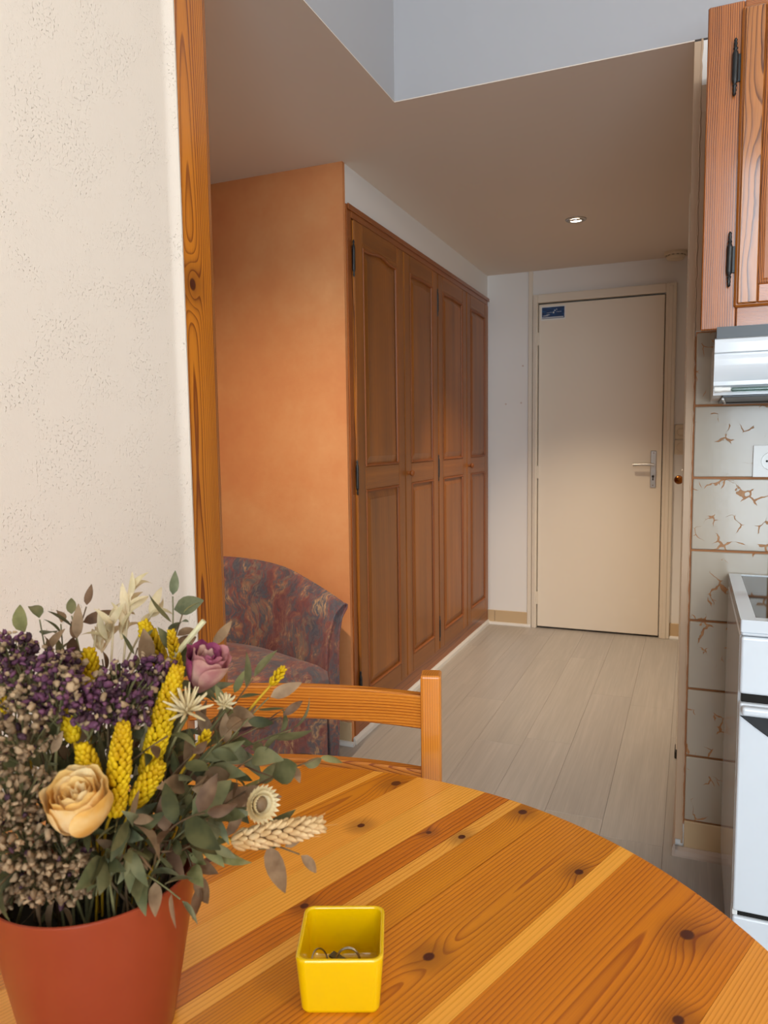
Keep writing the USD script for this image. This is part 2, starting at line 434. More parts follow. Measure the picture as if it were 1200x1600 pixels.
# hall and alcove
struct('ceiling', [cbox((-3.3, -2.5, CEIL), (-0.991, 4.9, CEIL + 0.1)), cbox((-0.991, 2.361, CEIL), (0.08, 4.9, CEIL + 0.1)), cbox((-0.991, 1.278, CEIL), (-0.8902, 2.361, CEIL + 0.003)), cbox((-0.8902, 2.2572, CEIL), (-0.0215, 2.361, CEIL + 0.003))], M['ceiling'])
struct('ceiling_upper', cbox((-0.99, -2.5, TOP), (2.3, 2.36, TOP + 0.1)), M['white'])
struct('wall_hall_left', cbox((-1.36, 2.645, 2.139), (-1.253, 4.78, CEIL)), M['white'])
struct('wall_orange', cbox((-3.2, 2.625, 0), (-1.251, 2.645, CEIL)), M['orange'])
struct('wall_alcove', cbox((-3.3, -2.4, 0), (-3.2, 2.72, CEIL)), M['white'])
we = [cbox((-1.95, 4.78, 0), (-0.935, 4.88, CEIL)), cbox((-0.125, 4.78, 0), (0.08, 4.88, CEIL)), cbox((-0.935, 4.78, 2.105), (-0.125, 4.88, CEIL))]
struct('wall_end', we, M['white'])
struct('trim_1', cbox((-0.984, 4.766, 0.0), (-0.957, 4.785, CEIL), 0.003), M['frame_paint'])

# entrance door
fr = [cbox((-0.952, 4.752, 0), (-0.921, 4.83, 2.134), 0.003), cbox((-0.168, 4.752, 0), (-0.109, 4.83, 2.134), 0.003), cbox((-0.921, 4.752, 2.082), (-0.168, 4.83, 2.134), 0.003)]
struct('trim_3', fr, M['frame_paint'])
struct('trim_4', [cbox((-0.150, 4.746, 0), (-0.128, 4.753, 2.12), 0.002), cbox((-0.938, 4.746, 0), (-0.926, 4.753, 2.12), 0.002)], M['frame_paint'])
struct('door_1', cbox((-0.916, 4.764, 0.012), (-0.173, 4.80, 2.072), 0.002), M['door_paint'])
D1 = stage.GetPrimAtPath('/World/door_1')
obj('rebate', [cbox((-0.921, 4.80, 0), (-0.168, 4.826, 2.08))], M['gap'], D1)
for z in (0.20, 1.02, 1.86):
    obj('hinge', tube([(-0.919, 4.757, z - 0.04), (-0.919, 4.757, z + 0.04)], 0.006, 10), M['frame_paint'], D1)
pl = obj('handle_plate', cbox((-0.236, 4.758, 0.926), (-0.202, 4.765, 1.152), 0.003), M['steel'], D1, label='steel handle plate with keyhole')
obj('lever_handle', [tube([(-0.220, 4.758, 1.068), (-0.220, 4.722, 1.068)], 0.008, 12), tube([(-0.214, 4.719, 1.068), (-0.26, 4.716, 1.069), (-0.334, 4.720, 1.067)], [0.0095, 0.009, 0.0085], 12)], M['steel'], pl, smooth=40)
obj('keyhole', [tube([(-0.220, 4.7555, 0.996), (-0.220, 4.759, 0.996)], 0.0075, 12), cbox((-0.2235, 4.7555, 0.972), (-0.2165, 4.759, 0.994))], M['gap'], pl)
obj('screw', [tube([(-0.218, 4.7560, 1.138), (-0.218, 4.759, 1.138)], 0.0035, 8)], M['brass'], pl)
obj('screw', [tube([(-0.220, 4.7560, 0.942), (-0.220, 4.759, 0.942)], 0.0035, 8)], M['brass'], pl)
# blue sticker on the door
t = thing('door_sticker', 'small blue sticker with white edge in the upper left corner of the entrance door', 'sticker', (-0.904, 4.762, 1.972))
obj('backing', cbox((0, 0, 0), (0.152, 0.0018, 0.087)), M['plastic'], t)
g = G('sticker_print')
x_, y_, z_ = g.xyz(g.obj())
nz = g.noise(g.vec(g.m('multiply', x_, 30.0), 0.0, g.m('multiply', z_, 160.0)), 1.0, 3.0)
col = g.ramp(nz, [(0.35, C(8, 40, 84)), (0.55, C(12, 62, 116)), (0.66, C(30, 92, 150))])
obj('print', cbox((0.007, -0.0005, 0.010), (0.146, 0.0, 0.080)), g.principled(base_color=col, roughness=0.4), t, label='blue print')
wm = plain('sticker_white', C(205, 212, 220), 0.5)
def flat_blob(cx, cz, rx, rz, y0=-0.0009):
    a = np.linspace(0, 2 * np.pi, 14)[:-1]
    return prism([(cx + rx * math.cos(k), cz + rz * math.sin(k)) for k in a], y0, y0 + 0.0005, 'y')
obj('wave_mark', [flat_blob(0.030, 0.028, 0.018, 0.0022), flat_blob(0.046, 0.034, 0.012, 0.0018)], wm, t)
obj('dot_mark', [flat_blob(0.079, 0.046, 0.0052, 0.0055), flat_blob(0.087, 0.058, 0.0045, 0.004), flat_blob(0.098, 0.064, 0.0022, 0.0045)], wm, t)
obj('text_line', [flat_blob(0.040 + 0.0085 * k, 0.0455 + 0.0004 * k, 0.0032, 0.0014) for k in range(4)] + [flat_blob(0.100 + 0.008 * k, 0.049 + 0.0002 * k, 0.003, 0.0014) for k in range(4)], wm, t)
obj('band_mark', cbox((0.007, -0.0009, 0.0135), (0.140, -0.0004, 0.0195)), wm, t)

# skirting of the door wall: beige tiles with a white strip
def skirt_run(name, pieces, axis, plane, strip, thick=0.008):
    p = None
    for a, b in pieces:
        lo, hi = ((a, plane - thick, 0.012), (b, plane, 0.094)) if axis == 'x' else ((plane, a, 0.012), (plane + thick, b, 0.094))
        m = cbox(lo, hi, 0.0015)
        if p is None:
            p = obj(name, m, M['skirt'], kind='structure')
        else:
            obj('tile', m, M['skirt'], p)
    obj('white_strip', strip, M['strip'], p)
    return p
def quarter(a, b, plane, axis='x', r=0.016, sign=-1):
    pts = [(plane, 0), (plane, r)] + [(plane + sign * r * math.sin(k), r * math.cos(k)) for k in np.linspace(0.3, np.pi / 2, 5)]
    if axis == 'x':
        return prism(pts, a, b, 'x')
    return prism([(q[0], q[1]) for q in pts], a, b, 'y')
skirt_run('baseboard_end', [(-1.25, -1.203), (-1.201, -0.985)], 'x', 4.78, quarter(-1.25, -0.957, 4.772))
skirt_run('baseboard_end_right', [(-0.108, -0.022)], 'x', 4.78, quarter(-0.108, -0.022, 4.772))
skirt_run('baseboard_orange', [(-3.2 + 0.2 * k, -3.2 + 0.2 * k + 0.1985) for k in range(9)] + [(-1.4, -1.2525)], 'x', 2.625, quarter(-3.2, -1.236, 2.617))

# ------------------------------------------------------------------ tiled kitchen wall
GY = 2.2585
obj('grout_bed', cbox((0.0, GY, 0.100), (1.42, 2.262, 1.517)), M['grout'], KW)
ROWS = [0.1055, 0.303, 0.504, 0.705, 0.908, 1.113, 1.314, 1.516]
for r in range(7):
    for c in range(7):
        m = cbox((0.0028 + 0.2005 * c, 2.2515, ROWS[r] + 0.0032), (0.0028 + 0.2005 * c + 0.1955, 2.2590, ROWS[r + 1] - 0.0032), 0.0022)
        obj('tile', m, TILES[(r * 3 + c * 5) % 4], KW)
obj('skirting_tile', [cbox((0.0025 + 0.2005 * c, 2.2515, 0.022), (0.0025 + 0.2005 * c + 0.1985, 2.262, 0.1035), 0.0015) for c in range(1)], M['skirt'], KW)
obj('skirting_tile', cbox((0.203, 2.2515, 0.022), (1.40, 2.262, 0.1035), 0.0015), M['skirt'], KW)
q1 = prism([(2.2515, 0), (2.2515, 0.024), (2.247, 0.024), (2.238, 0.017), (2.232, 0.006), (2.231, 0)], -0.028, 1.4, 'x')
q2 = prism([(-0.021, 0), (-0.021, 0.040), (-0.025, 0.038), (-0.029, 0.024), (-0.030, 0)], 2.231, 2.90, 'y')
struct('baseboard_kitchen', [q1, q2], M['strip_dimmed'])
# knobbly plaster edge between the tiles and the hall
rnd = random.Random(11)
pp = []
for k in range(150):
    z = 0.03 + k * 0.0152
    pp.append((-0.0035 + rnd.uniform(-0.0012, 0.0012), 2.2605, z))
struct('trim_6', [cbox((-0.0225, 2.2585, 0.040), (-0.0045, 2.263, 2.284), 0.001), cbox((-0.0044, 2.2600, 1.52), (0.0112, 2.263, 2.17), 0.001)], M['cream_shaded'])  # edge bead; the wider strip paints shade onto the white wall by the cabinet
struct('trim_5', tube(pp, [0.0030 + rnd.uniform(-0.0008, 0.0008) for _ in pp], 6), M['cream_shaded'], smooth=True)
obj('grout_line', tube([(a + 0.0035, b - 0.003, c) for a, b, c in pp[4:98]], [0.0014 + rnd.uniform(-0.0005, 0.0009) for _ in pp[4:98]], 5), M['grout'], KW)

# socket on the tiles
t = thing('power_socket', 'white square power socket with a round recess on the crackled kitchen tiles', 'socket', (0.152, 2.2515, 1.117))
outer = sbox(0, 0, 0.085, 0.085).difference(Point(0.043, 0.0425).buffer(0.0245, 24))
obj('cover_plate', prism(outer, -0.010, 0.0, 'y'), M['plastic'], t)
obj('recess', lathe([(0.0245, 0), (0.0235, -0.001), (0.0225, -0.006), (0.0, -0.006)], 40).apply_transform(trimesh.transformations.rotation_matrix(np.pi / 2, (1, 0, 0))).apply_translation((0.043, -0.0095, 0.0425)), M['plastic'], t, smooth=40)
for dx in (-0.0095, 0.0095):
    obj('contact_hole', tube([(0.043 + dx, -0.0045, 0.0425), (0.043 + dx, -0.0030, 0.0425)], 0.0028, 10), M['gap'], t)
obj('earth_pin', tube([(0.043, -0.003, 0.053), (0.043, -0.011, 0.053)], 0.0024, 8), M['steel'], t)

# bathroom door casing in the hall, its knob, and the switches on the end wall
struct('door_2', cbox((-0.0245, 3.02, 0.01), (-0.0215, 3.80, 2.03)), M['door_paint'])
D2 = stage.GetPrimAtPath('/World/door_2')
obj('casing', [cbox((-0.034, 2.955, 0.03), (-0.0215, 3.02, 2.10), 0.003), cbox((-0.034, 3.80, 0), (-0.0215, 3.865, 2.10), 0.003), cbox((-0.034, 3.02, 2.035), (-0.0215, 3.80, 2.10), 0.003)], M['frame_paint'], D2)
obj('casing_foot', cbox((-0.038, 2.945, 0.0), (-0.0215, 3.02, 0.03), 0.003), M['rubber'], D2)
obj('knob', [tube([(-0.024, 3.73, 1.03), (-0.050, 3.73, 1.03)], 0.007, 10), trimesh.creation.icosphere(3, 0.021).apply_translation((-0.058, 3.73, 1.03))], M['brass'], D2, smooth=True)
obj('door_latch', tube([(-0.024, 3.73, 1.075), (-0.046, 3.73, 1.075)], 0.006, 8), M['plastic'], D2)
for k, (z, lab) in enumerate(((1.218, 'cream light switch, the upper of two beside the entrance door'), (1.127, 'cream light switch, the lower of two beside the entrance door'))):
    t = thing('light_switch', lab, 'light switch', (-0.104, 4.78, z))
    obj('cover_plate', cbox((0, -0.010, 0), (0.080, 0, 0.088), 0.003), M['switch'], t)
    obj('ring', lathe([(0.030, 0), (0.030, 0.003), (0.027, 0.0035), (0.0255, 0.0015), (0.0255, 0)], 32).apply_transform(trimesh.transformations.rotation_matrix(np.pi / 2, (1, 0, 0))).apply_translation((0.040, -0.0095, 0.044)), M['switch'], t, smooth=40)
    obj('rocker', cbox((0.022, -0.0145, 0.026), (0.058, -0.0095, 0.062), 0.003) if k == 0 else tube([(0.040, -0.0095, 0.044), (0.040, -0.0135, 0.044)], 0.017, 24), M['switch'], t)

# recessed lamp and smoke detector on the hall ceiling
def downlight(name, label, xy):
    t = thing(name, label, 'ceiling light', (xy[0], xy[1], CEIL))
    obj('rim', lathe([(0.050, 0.0), (0.050, -0.003), (0.046, -0.0055), (0.036, -0.006), (0.034, -0.002), (0.0335, 0.0)], 48), M['steel'], t, smooth=30)
    tilt = trimesh.transformations.rotation_matrix(math.radians(10), (1, 0, 0))
    obj('lamp_ring', lathe([(0.034, -0.001), (0.034, -0.006), (0.032, -0.0095), (0.0295, -0.008), (0.029, -0.004)], 40).apply_transform(tilt), M['chrome'], t, smooth=30)
    obj('lamp', lathe([(0.0285, -0.006), (0.018, -0.0105), (0.0, -0.0115)], 32).apply_transform(tilt), M['glow'], t, smooth=True)
downlight('recessed_spotlight', 'lit recessed spotlight with a steel rim in the hall ceiling', (-0.549, 3.766))
downlight('recessed_spotlight', 'recessed spotlight over the alcove armchair, out of sight behind the post', (-1.09, 1.17))
t = thing('smoke_detector', 'small round beige smoke detector on the ceiling over the entrance door', 'smoke detector', (-0.118, 4.66, CEIL))
obj('base', lathe([(0.0, 0), (0.062, 0), (0.062, -0.014), (0.058, -0.018), (0.0, -0.018)], 40), M['switch'], t, smooth=30)
obj('sensor_cap', lathe([(0.0, -0.016), (0.052, -0.016), (0.052, -0.028), (0.044, -0.040), (0.0, -0.042)], 40), M['switch'], t, smooth=30)
obj('vent_slot', [tube([(0.0525 * math.cos(a), 0.0525 * math.sin(a), -0.021), (0.0525 * math.cos(a + 0.25), 0.0525 * math.sin(a + 0.25), -0.021)], 0.0016, 5) for a in np.linspace(0, 2 * np.pi, 14)[:-1]], M['rubber'], t)
rnd = random.Random(3)
obj('wall_plug', [tube([(x, 4.7775, z), (x, 4.7805, z)], 0.006, 8) for x, z in ((-1.02, 1.70), (-1.13, 1.46), (-1.03, 1.465))], plain('filler_spot', C(214, 196, 186), 0.8), stage.GetPrimAtPath('/World/wall_end'))

# ------------------------------------------------------------------ wardrobe
XW = -1.25
W = thing('wardrobe', 'built-in varnished pine wardrobe with four panelled doors along the hall', 'wardrobe', (XW, 2.645, 0))
def wbox(x0, x1, y0, y1, z0, z1, c=0.002):
    return cbox((x0, y0 - 2.645, z0), (x1, y1 - 2.645, z1), c)
obj('carcass', [wbox(-0.60, -0.58, 2.66, 4.77, 0.03, 2.12, 0), wbox(-0.60, -0.03, 2.645, 2.665, 0.0, 2.13, 0), wbox(-0.60, -0.03, 4.755, 4.775, 0.0, 2.13, 0), wbox(-0.6, -0.03, 2.665, 4.755, 0.03, 0.05, 0), wbox(-0.6, -0.03, 2.665, 4.755, 2.11, 2.13, 0)], M['gap'], W)
obj('frame_stile', wbox(-0.03, 0.004, 2.647, 2.685, 0.0, 2.137), M['ward_dark'], W)
obj('frame_stile', wbox(-0.03, 0.000, 4.736, 4.775, 0.0, 2.137), M['ward_dark'], W)
obj('top_rail', wbox(-0.03, 0.006, 2.685, 4.736, 2.092, 2.137), M['ward_darkh'], W)
obj('top_rail', wbox(0.0061, 0.012, 2.647, 4.775, 2.118, 2.139), M['ward_darkh'], W)
obj('plinth', wbox(-0.03, 0.002, 2.685, 4.736, 0.0, 0.100), M['ward_darkh'], W)
obj('white_strip', prism([(0.0022, 0), (0.0022, 0.028), (0.007, 0.027), (0.014, 0.016), (0.016, 0)], -0.018, 2.127, 'y'), M['strip'], W)

def raised_panel(a0, a1, z0, z1, arch, mats, to3, moulding, depth=0.0):
    """panel seen from its front: (a, z) plane; to3(a, z, d) gives the point, d counts outwards. Returns field mesh and moulding mesh"""
    def outline(ins, arc):
        n = 14
        b = [(a0 + ins, z0 + ins), (a1 - ins, z0 + ins)]
        for k in range(n + 1):
            s = k / n
            a = a1 - ins + (a0 - a1 + 2 * ins) * s
            rise = arc * (0.5 - 0.5 * math.cos(2 * math.pi * min(1, max(0, (s - 0.12) / 0.76)))) if arc else 0
            b.append((a, z1 - ins - arc + rise))
        return b
    def loft(rings):
        P = np.array([[to3(a, z, d) for a, z in outline(i, arch)] for i, d in rings])
        return grid(P, closed_v=True)
    def cap(ins, d):
        o = outline(ins, arch)
        g_ = Polygon(o)
        v, f = trimesh.creation.triangulate_polygon(g_, engine='earcut')
        return trimesh.Trimesh(np.array([to3(a, z, d) for a, z in v]), f, process=False)
    mould = loft([(0.0, 0.0), (0.002, 0.003), (0.007, 0.004), (0.011, 0.0005), (0.013, -0.006)])
    field = [loft([(0.012, -0.0075), (0.016, -0.0075), (0.040, -0.001), (0.042, 0.000)]), cap(0.042, 0.000)]
    return trimesh.util.concatenate(field), mould

WD = [(2.690, 3.218, 0, 0.014), (3.226, 3.706, 1, 0.005), (3.716, 4.236, 2, 0.005), (4.246, 4.732, 3, 0.005)]
M['ward_mould'] = plain('wardrobe_moulding', C(142, 78, 26), 0.5)
for k, (y0, y1, mi, arch) in enumerate(WD):
    zb, zt, st = 0.106, 2.087, 0.078
    zr = [(zb, zb + 0.085), (1.030, 1.125), (zt - 0.075, zt)]
    dn = wbox(-0.012, 0.014, y0, y0 + st, zb, zt, 0.004)
    d = obj('door', [dn, wbox(-0.012, 0.014, y1 - st, y1, zb, zt, 0.004)], M['ward_v'][mi], W)
    for i, (a, b) in enumerate(zr):
        obj('rail', wbox(-0.012, 0.0138, y0 + st, y1 - st, a, b, 0.002), M['ward_h'], d)
    to3 = lambda a, z, dd: (0.0138 + dd, a - 2.645, z)
    for i, (a, b, ar) in enumerate(((zr[0][1], zr[1][0], 0.0), (zr[1][1], zr[2][0], arch))):
        f, mo = raised_panel(y0 + st, y1 - st, a, b, ar, None, to3, None)
        obj('panel', f, M['ward_v'][(mi + 1 + i) % 4], d)
        obj('moulding', mo, M['ward_mould'], d, smooth=30)
        if ar:   # spandrel above the arched panel
            n = 14
            top = [(y0 + st, b), (y1 - st, b)]
            pts = [(y0 + st + (y1 - y0 - 2 * st) * s, b - ar + ar * (0.5 - 0.5 * math.cos(2 * math.pi * min(1, max(0, (s - 0.12) / 0.76))))) for s in np.linspace(1, 0, n + 1)]
            poly = Polygon([(p_[0] - 2.645, p_[1]) for p_ in top + pts]).buffer(0)
            obj('rail', [prism(g_, -0.012, 0.0137, 'x') for g_ in getattr(poly, 'geoms', [poly])], M['ward_h'], d)
    if k in (1, 3):
        kn = lathe([(0.0, 0.032), (0.008, 0.031), (0.014, 0.026), (0.016, 0.020), (0.012, 0.013), (0.008, 0.009), (0.009, 0.0)], 24)
        kn.apply_transform(trimesh.transformations.rotation_matrix(np.pi / 2, (0, 1, 0)))
        kn.apply_translation((0.013, y0 + 0.036 - 2.645, 1.078))
        obj('knob', kn, M['ward_mould'], d, smooth=40)
    hy = y0 - 0.002 if k in (0, 2) else y1 + 0.004
    if k in (0, 2):
        for z in (0.22, 1.085, 1.94):
            obj('hinge', tube([(0.012, hy - 2.645, z + q) for q in (-0.07, -0.062, -0.055, -0.045, -0.04, 0.04, 0.045, 0.055, 0.062, 0.07)], [0.002, 0.005, 0.003, 0.006, 0.0065, 0.0065, 0.006, 0.003, 0.005, 0.002], 10), M['black'], d, smooth=40)

# ------------------------------------------------------------------ wall cabinet
KX, KY = 0.009, 1.93
K = thing('wall_cabinet', 'varnished pine wall cabinet with black iron hinges above the extractor hood', 'cabinet', (KX, KY, 0))
def kb(x0, x1, y0, y1, z0, z1, c=0.002):
    return cbox((x0 - KX, y0 - KY, z0), (x1 - KX, y1 - KY, z1), c)
obj('side_panel', kb(0.0115, 0.028, 1.953, 2.250, 1.566, 2.187), M['cab_side'], K)
obj('side_panel', kb(0.592, 0.609, 1.953, 2.250, 1.566, 2.187), M['cab_side'], K)
obj('shelf_board', kb(0.029, 0.591, 1.954, 2.250, 1.567, 1.585, 0), M['cab_side'], K)
obj('shelf_board', kb(0.029, 0.591, 1.954, 2.250, 2.165, 2.186, 0), M['cab_side'], K)
obj('stile', kb(0.009, 0.0845, 1.930, 1.9525, 1.477, 2.198, 0.003), M['cab_v'], K)
obj('stile', kb(0.534, 0.609, 1.930, 1.9525, 1.477, 2.198, 0.003), M['cab_v'], K)
obj('rail', kb(0.0850, 0.5335, 1.9306, 1.9520, 1.477, 1.535, 0.002), M['cab_h'], K)
obj('rail', kb(0.0850, 0.5335, 1.9306, 1.9520, 2.168, 2.198, 0.002), M['cab_h'], K)
for x0, x1, hx in ((0.079, 0.306, 0.067), (0.312, 0.539, 0.551)):
    z0, z1, st = 1.524, 2.180, 0.048
    lip = [kb(x0, x1, 1.9185, 1.9300, z0, z1, 0.004)]
    d = obj('door', lip, M['cab_edge'], K)
    yf = 1.9120
    obj('stile', kb(x0 + 0.006, x0 + st, yf, 1.9185, z0 + 0.006, z1 - 0.006, 0.003), M['cab_v2'], d)
    obj('stile', kb(x1 - st, x1 - 0.006, yf, 1.9185, z0 + 0.006, z1 - 0.006, 0.003), M['cab_v2'], d)
    for a, b in ((z0 + 0.006, z0 + st), (z1 - st, z1 - 0.006)):
        obj('rail', kb(x0 + st + 0.0003, x1 - st - 0.0003, yf, 1.9185, a, b, 0.003), M['cab_h'], d)
    f, mo = raised_panel(x0 + st, x1 - st, z0 + st, z1 - st, 0.0, None, lambda a, z, dd: (a - KX, yf + 0.002 - dd - KY, z), None)
    obj('panel', f, M['cab_v2'], d)
    obj('moulding', mo, M['cab_v'], d, smooth=30)
    for zc in (2.054, 1.633):
        zz = [-0.062, -0.058, -0.054, -0.050, -0.045, -0.040, -0.036, -0.030, -0.027, 0.027, 0.030, 0.036, 0.040, 0.045, 0.050, 0.054, 0.058, 0.062]
        rr = [0.0015, 0.004, 0.0028, 0.0045, 0.003, 0.0052, 0.0036, 0.006, 0.0065, 0.0065, 0.006, 0.0036, 0.0052, 0.003, 0.0045, 0.0028, 0.004, 0.0015]
        h = obj('hinge', [tube([(hx - KX, 1.921 - KY, zc + q) for q in zz], rr, 12), cbox((hx - KX - 0.001, 1.9265 - KY, zc - 0.03), (hx - KX + (0.013 if hx < 0.3 else -0.013), 1.9298 - KY, zc + 0.03), 0.001)], M['black'], d, smooth=40)
    obj('knob', trimesh.creation.icosphere(2, 0.011).apply_translation(((x1 - 0.02 if hx < 0.3 else x0 + 0.02) - KX, 1.906 - KY, 1.72)), M['black'], d, smooth=True)

# ------------------------------------------------------------------ extractor hood
H_ = thing('extractor_hood', 'white extractor hood with a greenish glass visor under the pine cabinet', 'extractor hood', (0.040, 1.86, 1.318))
prof = [(0.385, 0.004), (0.385, 0.132), (0.016, 0.132), (0.004, 0.128), (0.000, 0.120), (0.000, 0.099), (0.006, 0.096), (0.006, 0.093)]
prof += [(0.006 - 0.008 * math.sin(a) + 0.020 * (1 - math.cos(a)) * 0.5, 0.093 - 0.058 * a / (np.pi / 1.2)) for a in np.linspace(0.15, np.pi / 1.2, 10)]
prof += [(0.020, 0.026), (0.030, 0.020), (0.030, 0.004)]
obj('housing', prism(prof, 0.0, 0.60, 'x'), M['enamel'], H_, smooth=25)
obj('collar', cbox((0.004, 0.02, 0.1325), (0.596, 0.39, 0.158)), M['greyhood'], H_, label='dark grey collar')
obj('visor', cbox((0.036, -0.004, 0.010), (0.598, 0.024, 0.019), 0.003), M['green_glass'], H_, label='greenish glass visor')
obj('visor_clip', [tube([(0.002, 0.004, 0.0155), (0.018, 0.004, 0.0155)], 0.0062, 12), tube([(0.018, 0.004, 0.0155), (0.035, 0.004, 0.0155)], 0.0052, 12)], M['plastic'], H_, smooth=40)
obj('filter', cbox((0.020, 0.034, -0.001), (0.585, 0.37, 0.0038), 0.001), M['greyhood'], H_)
obj('filter_rail', [tube([(0.03, 0.30, -0.004), (0.57, 0.30, -0.004)], 0.003, 6), tube([(0.022, 0.06, -0.003), (0.036, 0.33, -0.003)], 0.003, 6)], M['steel'], H_)

# ------------------------------------------------------------------ cooker
S = thing('cooker', 'white electric cooker with a black glass hob and oven window at the right edge', 'cooker', (0.100, 1.672, 0))
D = 0.572
obj('body', cbox((0.0, 0.016, 0.05), (0.598, D, 0.812), 0.003), M['enamel'], S)
top = sbox(0, 0, 0.60, D).buffer(-0.004).buffer(0.004, 4).difference(sbox(0.030, 0.030, 0.570, D - 0.016))
obj('hob_frame', [prism(top, 0.822, 0.848, 'z'), cbox((0.002, 0.002, 0.814), (0.598, D - 0.001, 0.8225), 0.003)], M['enamel'], S)
ho = obj('hob_glass', cbox((0.0295, 0.0295, 0.826), (0.5705, D - 0.0155, 0.8462), 0.001), M['glassblack'], S, label='black ceramic hob')
cz = plain('hob_print', C(92, 94, 98), 0.25)
for cx, cy, rr in ((0.16, 0.16, 0.09), (0.43, 0.16, 0.073), (0.16, 0.41, 0.073), (0.43, 0.41, 0.09)):
    obj('cooking_zone', prism(Point(cx, cy).buffer(rr, 24).difference(Point(cx, cy).buffer(rr - 0.002, 24)), 0.8462, 0.8465, 'z'), cz, ho)
cp = obj('control_panel', rbox((0.002, 0.0, 0.690), (0.598, 0.06, 0.812), 0.006), M['enamel'], S)
for cx in (0.11, 0.19, 0.27, 0.35, 0.43, 0.51):
    kn = lathe([(0.0, 0.024), (0.015, 0.024), (0.018, 0.020), (0.020, 0.0)], 24)
    kn.apply_transform(trimesh.transformations.rotation_matrix(np.pi / 2, (1, 0, 0)))
    obj('control_knob', kn.apply_translation((cx, 0.0, 0.752)), M['plastic'], cp, smooth=40)
obj('vent_gap', cbox((0.006, 0.006, 0.672), (0.594, 0.05, 0.690)), M['gap'], S)
od = obj('oven_door', rbox((0.002, -0.006, 0.213), (0.598, 0.03, 0.672), 0.005), M['enamel'], S)
gl = [(0.004, 0.646), (0.596, 0.646)] + [(0.596 - 0.592 * s_, 0.646 - 0.47 * s_ * (1 - s_)) for s_ in np.linspace(0, 1, 24)[1:-1]]
obj('oven_window', prism(gl, -0.0085, -0.0055, 'y'), M['glassblack'], od, label='black oven window with a curved lower edge')
obj('oven_handle', rbox((0.006, -0.028, 0.652), (0.594, -0.004, 0.670), 0.006), M['enamel'], od)
obj('drawer_gap', cbox((0.012, 0.004, 0.200), (0.590, 0.016, 0.2135)), M['gap'], S)
obj('hinge_plate', cbox((0.002, 0.002, 0.2005), (0.0118, 0.0158, 0.2128)), M['plastic'], S)
obj('drawer', rbox((0.002, -0.004, 0.055), (0.598, 0.03, 0.200), 0.005), M['enamel'], S)
obj('plinth', cbox((0.02, 0.05, 0.0), (0.58, D - 0.02, 0.05)), M['gap'], S)

# ------------------------------------------------------------------ armchair
g = G('painterly_fabric')
p = g.obj()
wv = g.add('vector_math', 'vector', math_type='multiply_add', vector1=g.noise(p, 7.0, 3.0, out='color'), vector2=(0.16, 0.16, 0.16), vector3=p)
sv = g.add('mapping', 'vector', mapping_type='point', vector=wv, location=(0, 0, 0), rotation=(0.5, 0.7, 0.4), scale=(1.0, 1.0, 0.45))
n1 = g.noise(sv, 11.0, 4.0, 0.62); n2 = g.noise(g.add('mapping', 'vector', mapping_type='point', vector=sv, location=(7, 3, 1), rotation=(0, 0, 0), scale=(1, 1, 1)), 15.0, 4.0, 0.65)
n3 = g.noise(g.add('mapping', 'vector', mapping_type='point', vector=wv, location=(2, 9, 4), rotation=(0.9, 0.2, 0.8), scale=(2.4, 0.7, 0.7)), 55.0, 3.0, 0.6)
c1 = g.ramp(n1, [(0.34, C(104, 48, 48)), (0.44, C(128, 74, 70)), (0.50, C(98, 84, 88)), (0.57, C(74, 78, 90)), (0.66, C(132, 106, 88))])
c2 = g.ramp(n2, [(0.36, C(72, 68, 78)), (0.47, C(116, 64, 64)), (0.55, C(146, 96, 76)), (0.64, C(172, 138, 102))])
col = g.mix(g.smooth(n3, 0.40, 0.62), c1, c2)
fl = g.noise(p, 420.0, 2.0)
M['fabric'] = g.principled(base_color=col, roughness=0.75, sheen_weight=0.25, normal=g.bump(fl, 0.25, 0.0008))
A = thing('armchair', 'tub armchair in mottled maroon and grey-blue fabric against the orange wall', 'armchair', (-1.600, 2.215, 0), -22)
Rb, XF = 0.275, 0.30
path = [(XF - XF * k / 14, -Rb, 0, -1) for k in range(14)]
path += [(-Rb * math.sin(a), -Rb * math.cos(a), -math.sin(a), -math.cos(a)) for a in np.linspace(0, np.pi, 33)]
path += [(XF * k / 14, Rb, 0, 1) for k in range(1, 15)]
arc = np.concatenate([[0], np.cumsum([math.dist(path[i][:2], path[i + 1][:2]) for i in range(len(path) - 1)])])
half = arc[-1] / 2
def rim_h(d):
    q = min(d, arc[-1] - d) / half
    return 0.628 + 0.148 * math.sin(math.pi / 2 * min(1, q * 1.05)) ** 0.9
sect = []
for (x, y, nx, ny), d in zip(path, arc):
    h = rim_h(d)
    q = min(d, arc[-1] - d) / half
    fl_ = 0.075 - 0.035 * q
    pl_ = -0.007 * abs(math.sin(d * math.pi / 0.108)) ** 0.6
    ring = [(0.012, 0.05), (0.0 + pl_, 0.30), (0.0 + pl_, 0.42), (0.006 + pl_, 0.50), (0.022 + pl_ * 0.6, h - 0.075), (0.040, h - 0.030), (fl_, h - 0.004), (fl_ + 0.014, h), (fl_ + 0.024, h - 0.006), (fl_ + 0.022, h - 0.018),
            (0.070, h - 0.050), (0.056, h - 0.11), (0.050, h - 0.20), (0.050, 0.25), (0.040, 0.03), (0.020, 0.03)]
    sect.append([(x + nx * o, y + ny * o, z) for o, z in ring])
P = np.array(sect)
sh = grid(P, closed_v=True)
caps = []
for k, flip in ((0, False), (-1, True)):
    n = P.shape[1]
    pts = P[k]
    v2 = np.stack([pts[:, 1], pts[:, 2]], 1)
    g_ = Polygon(v2)
    vv, ff = trimesh.creation.triangulate_polygon(g_, engine='earcut')
    cv = np.array([(XF + 0.0005, a, b) for a, b in vv])
    caps.append(trimesh.Trimesh(cv, ff if flip else ff[:, ::-1], process=False))
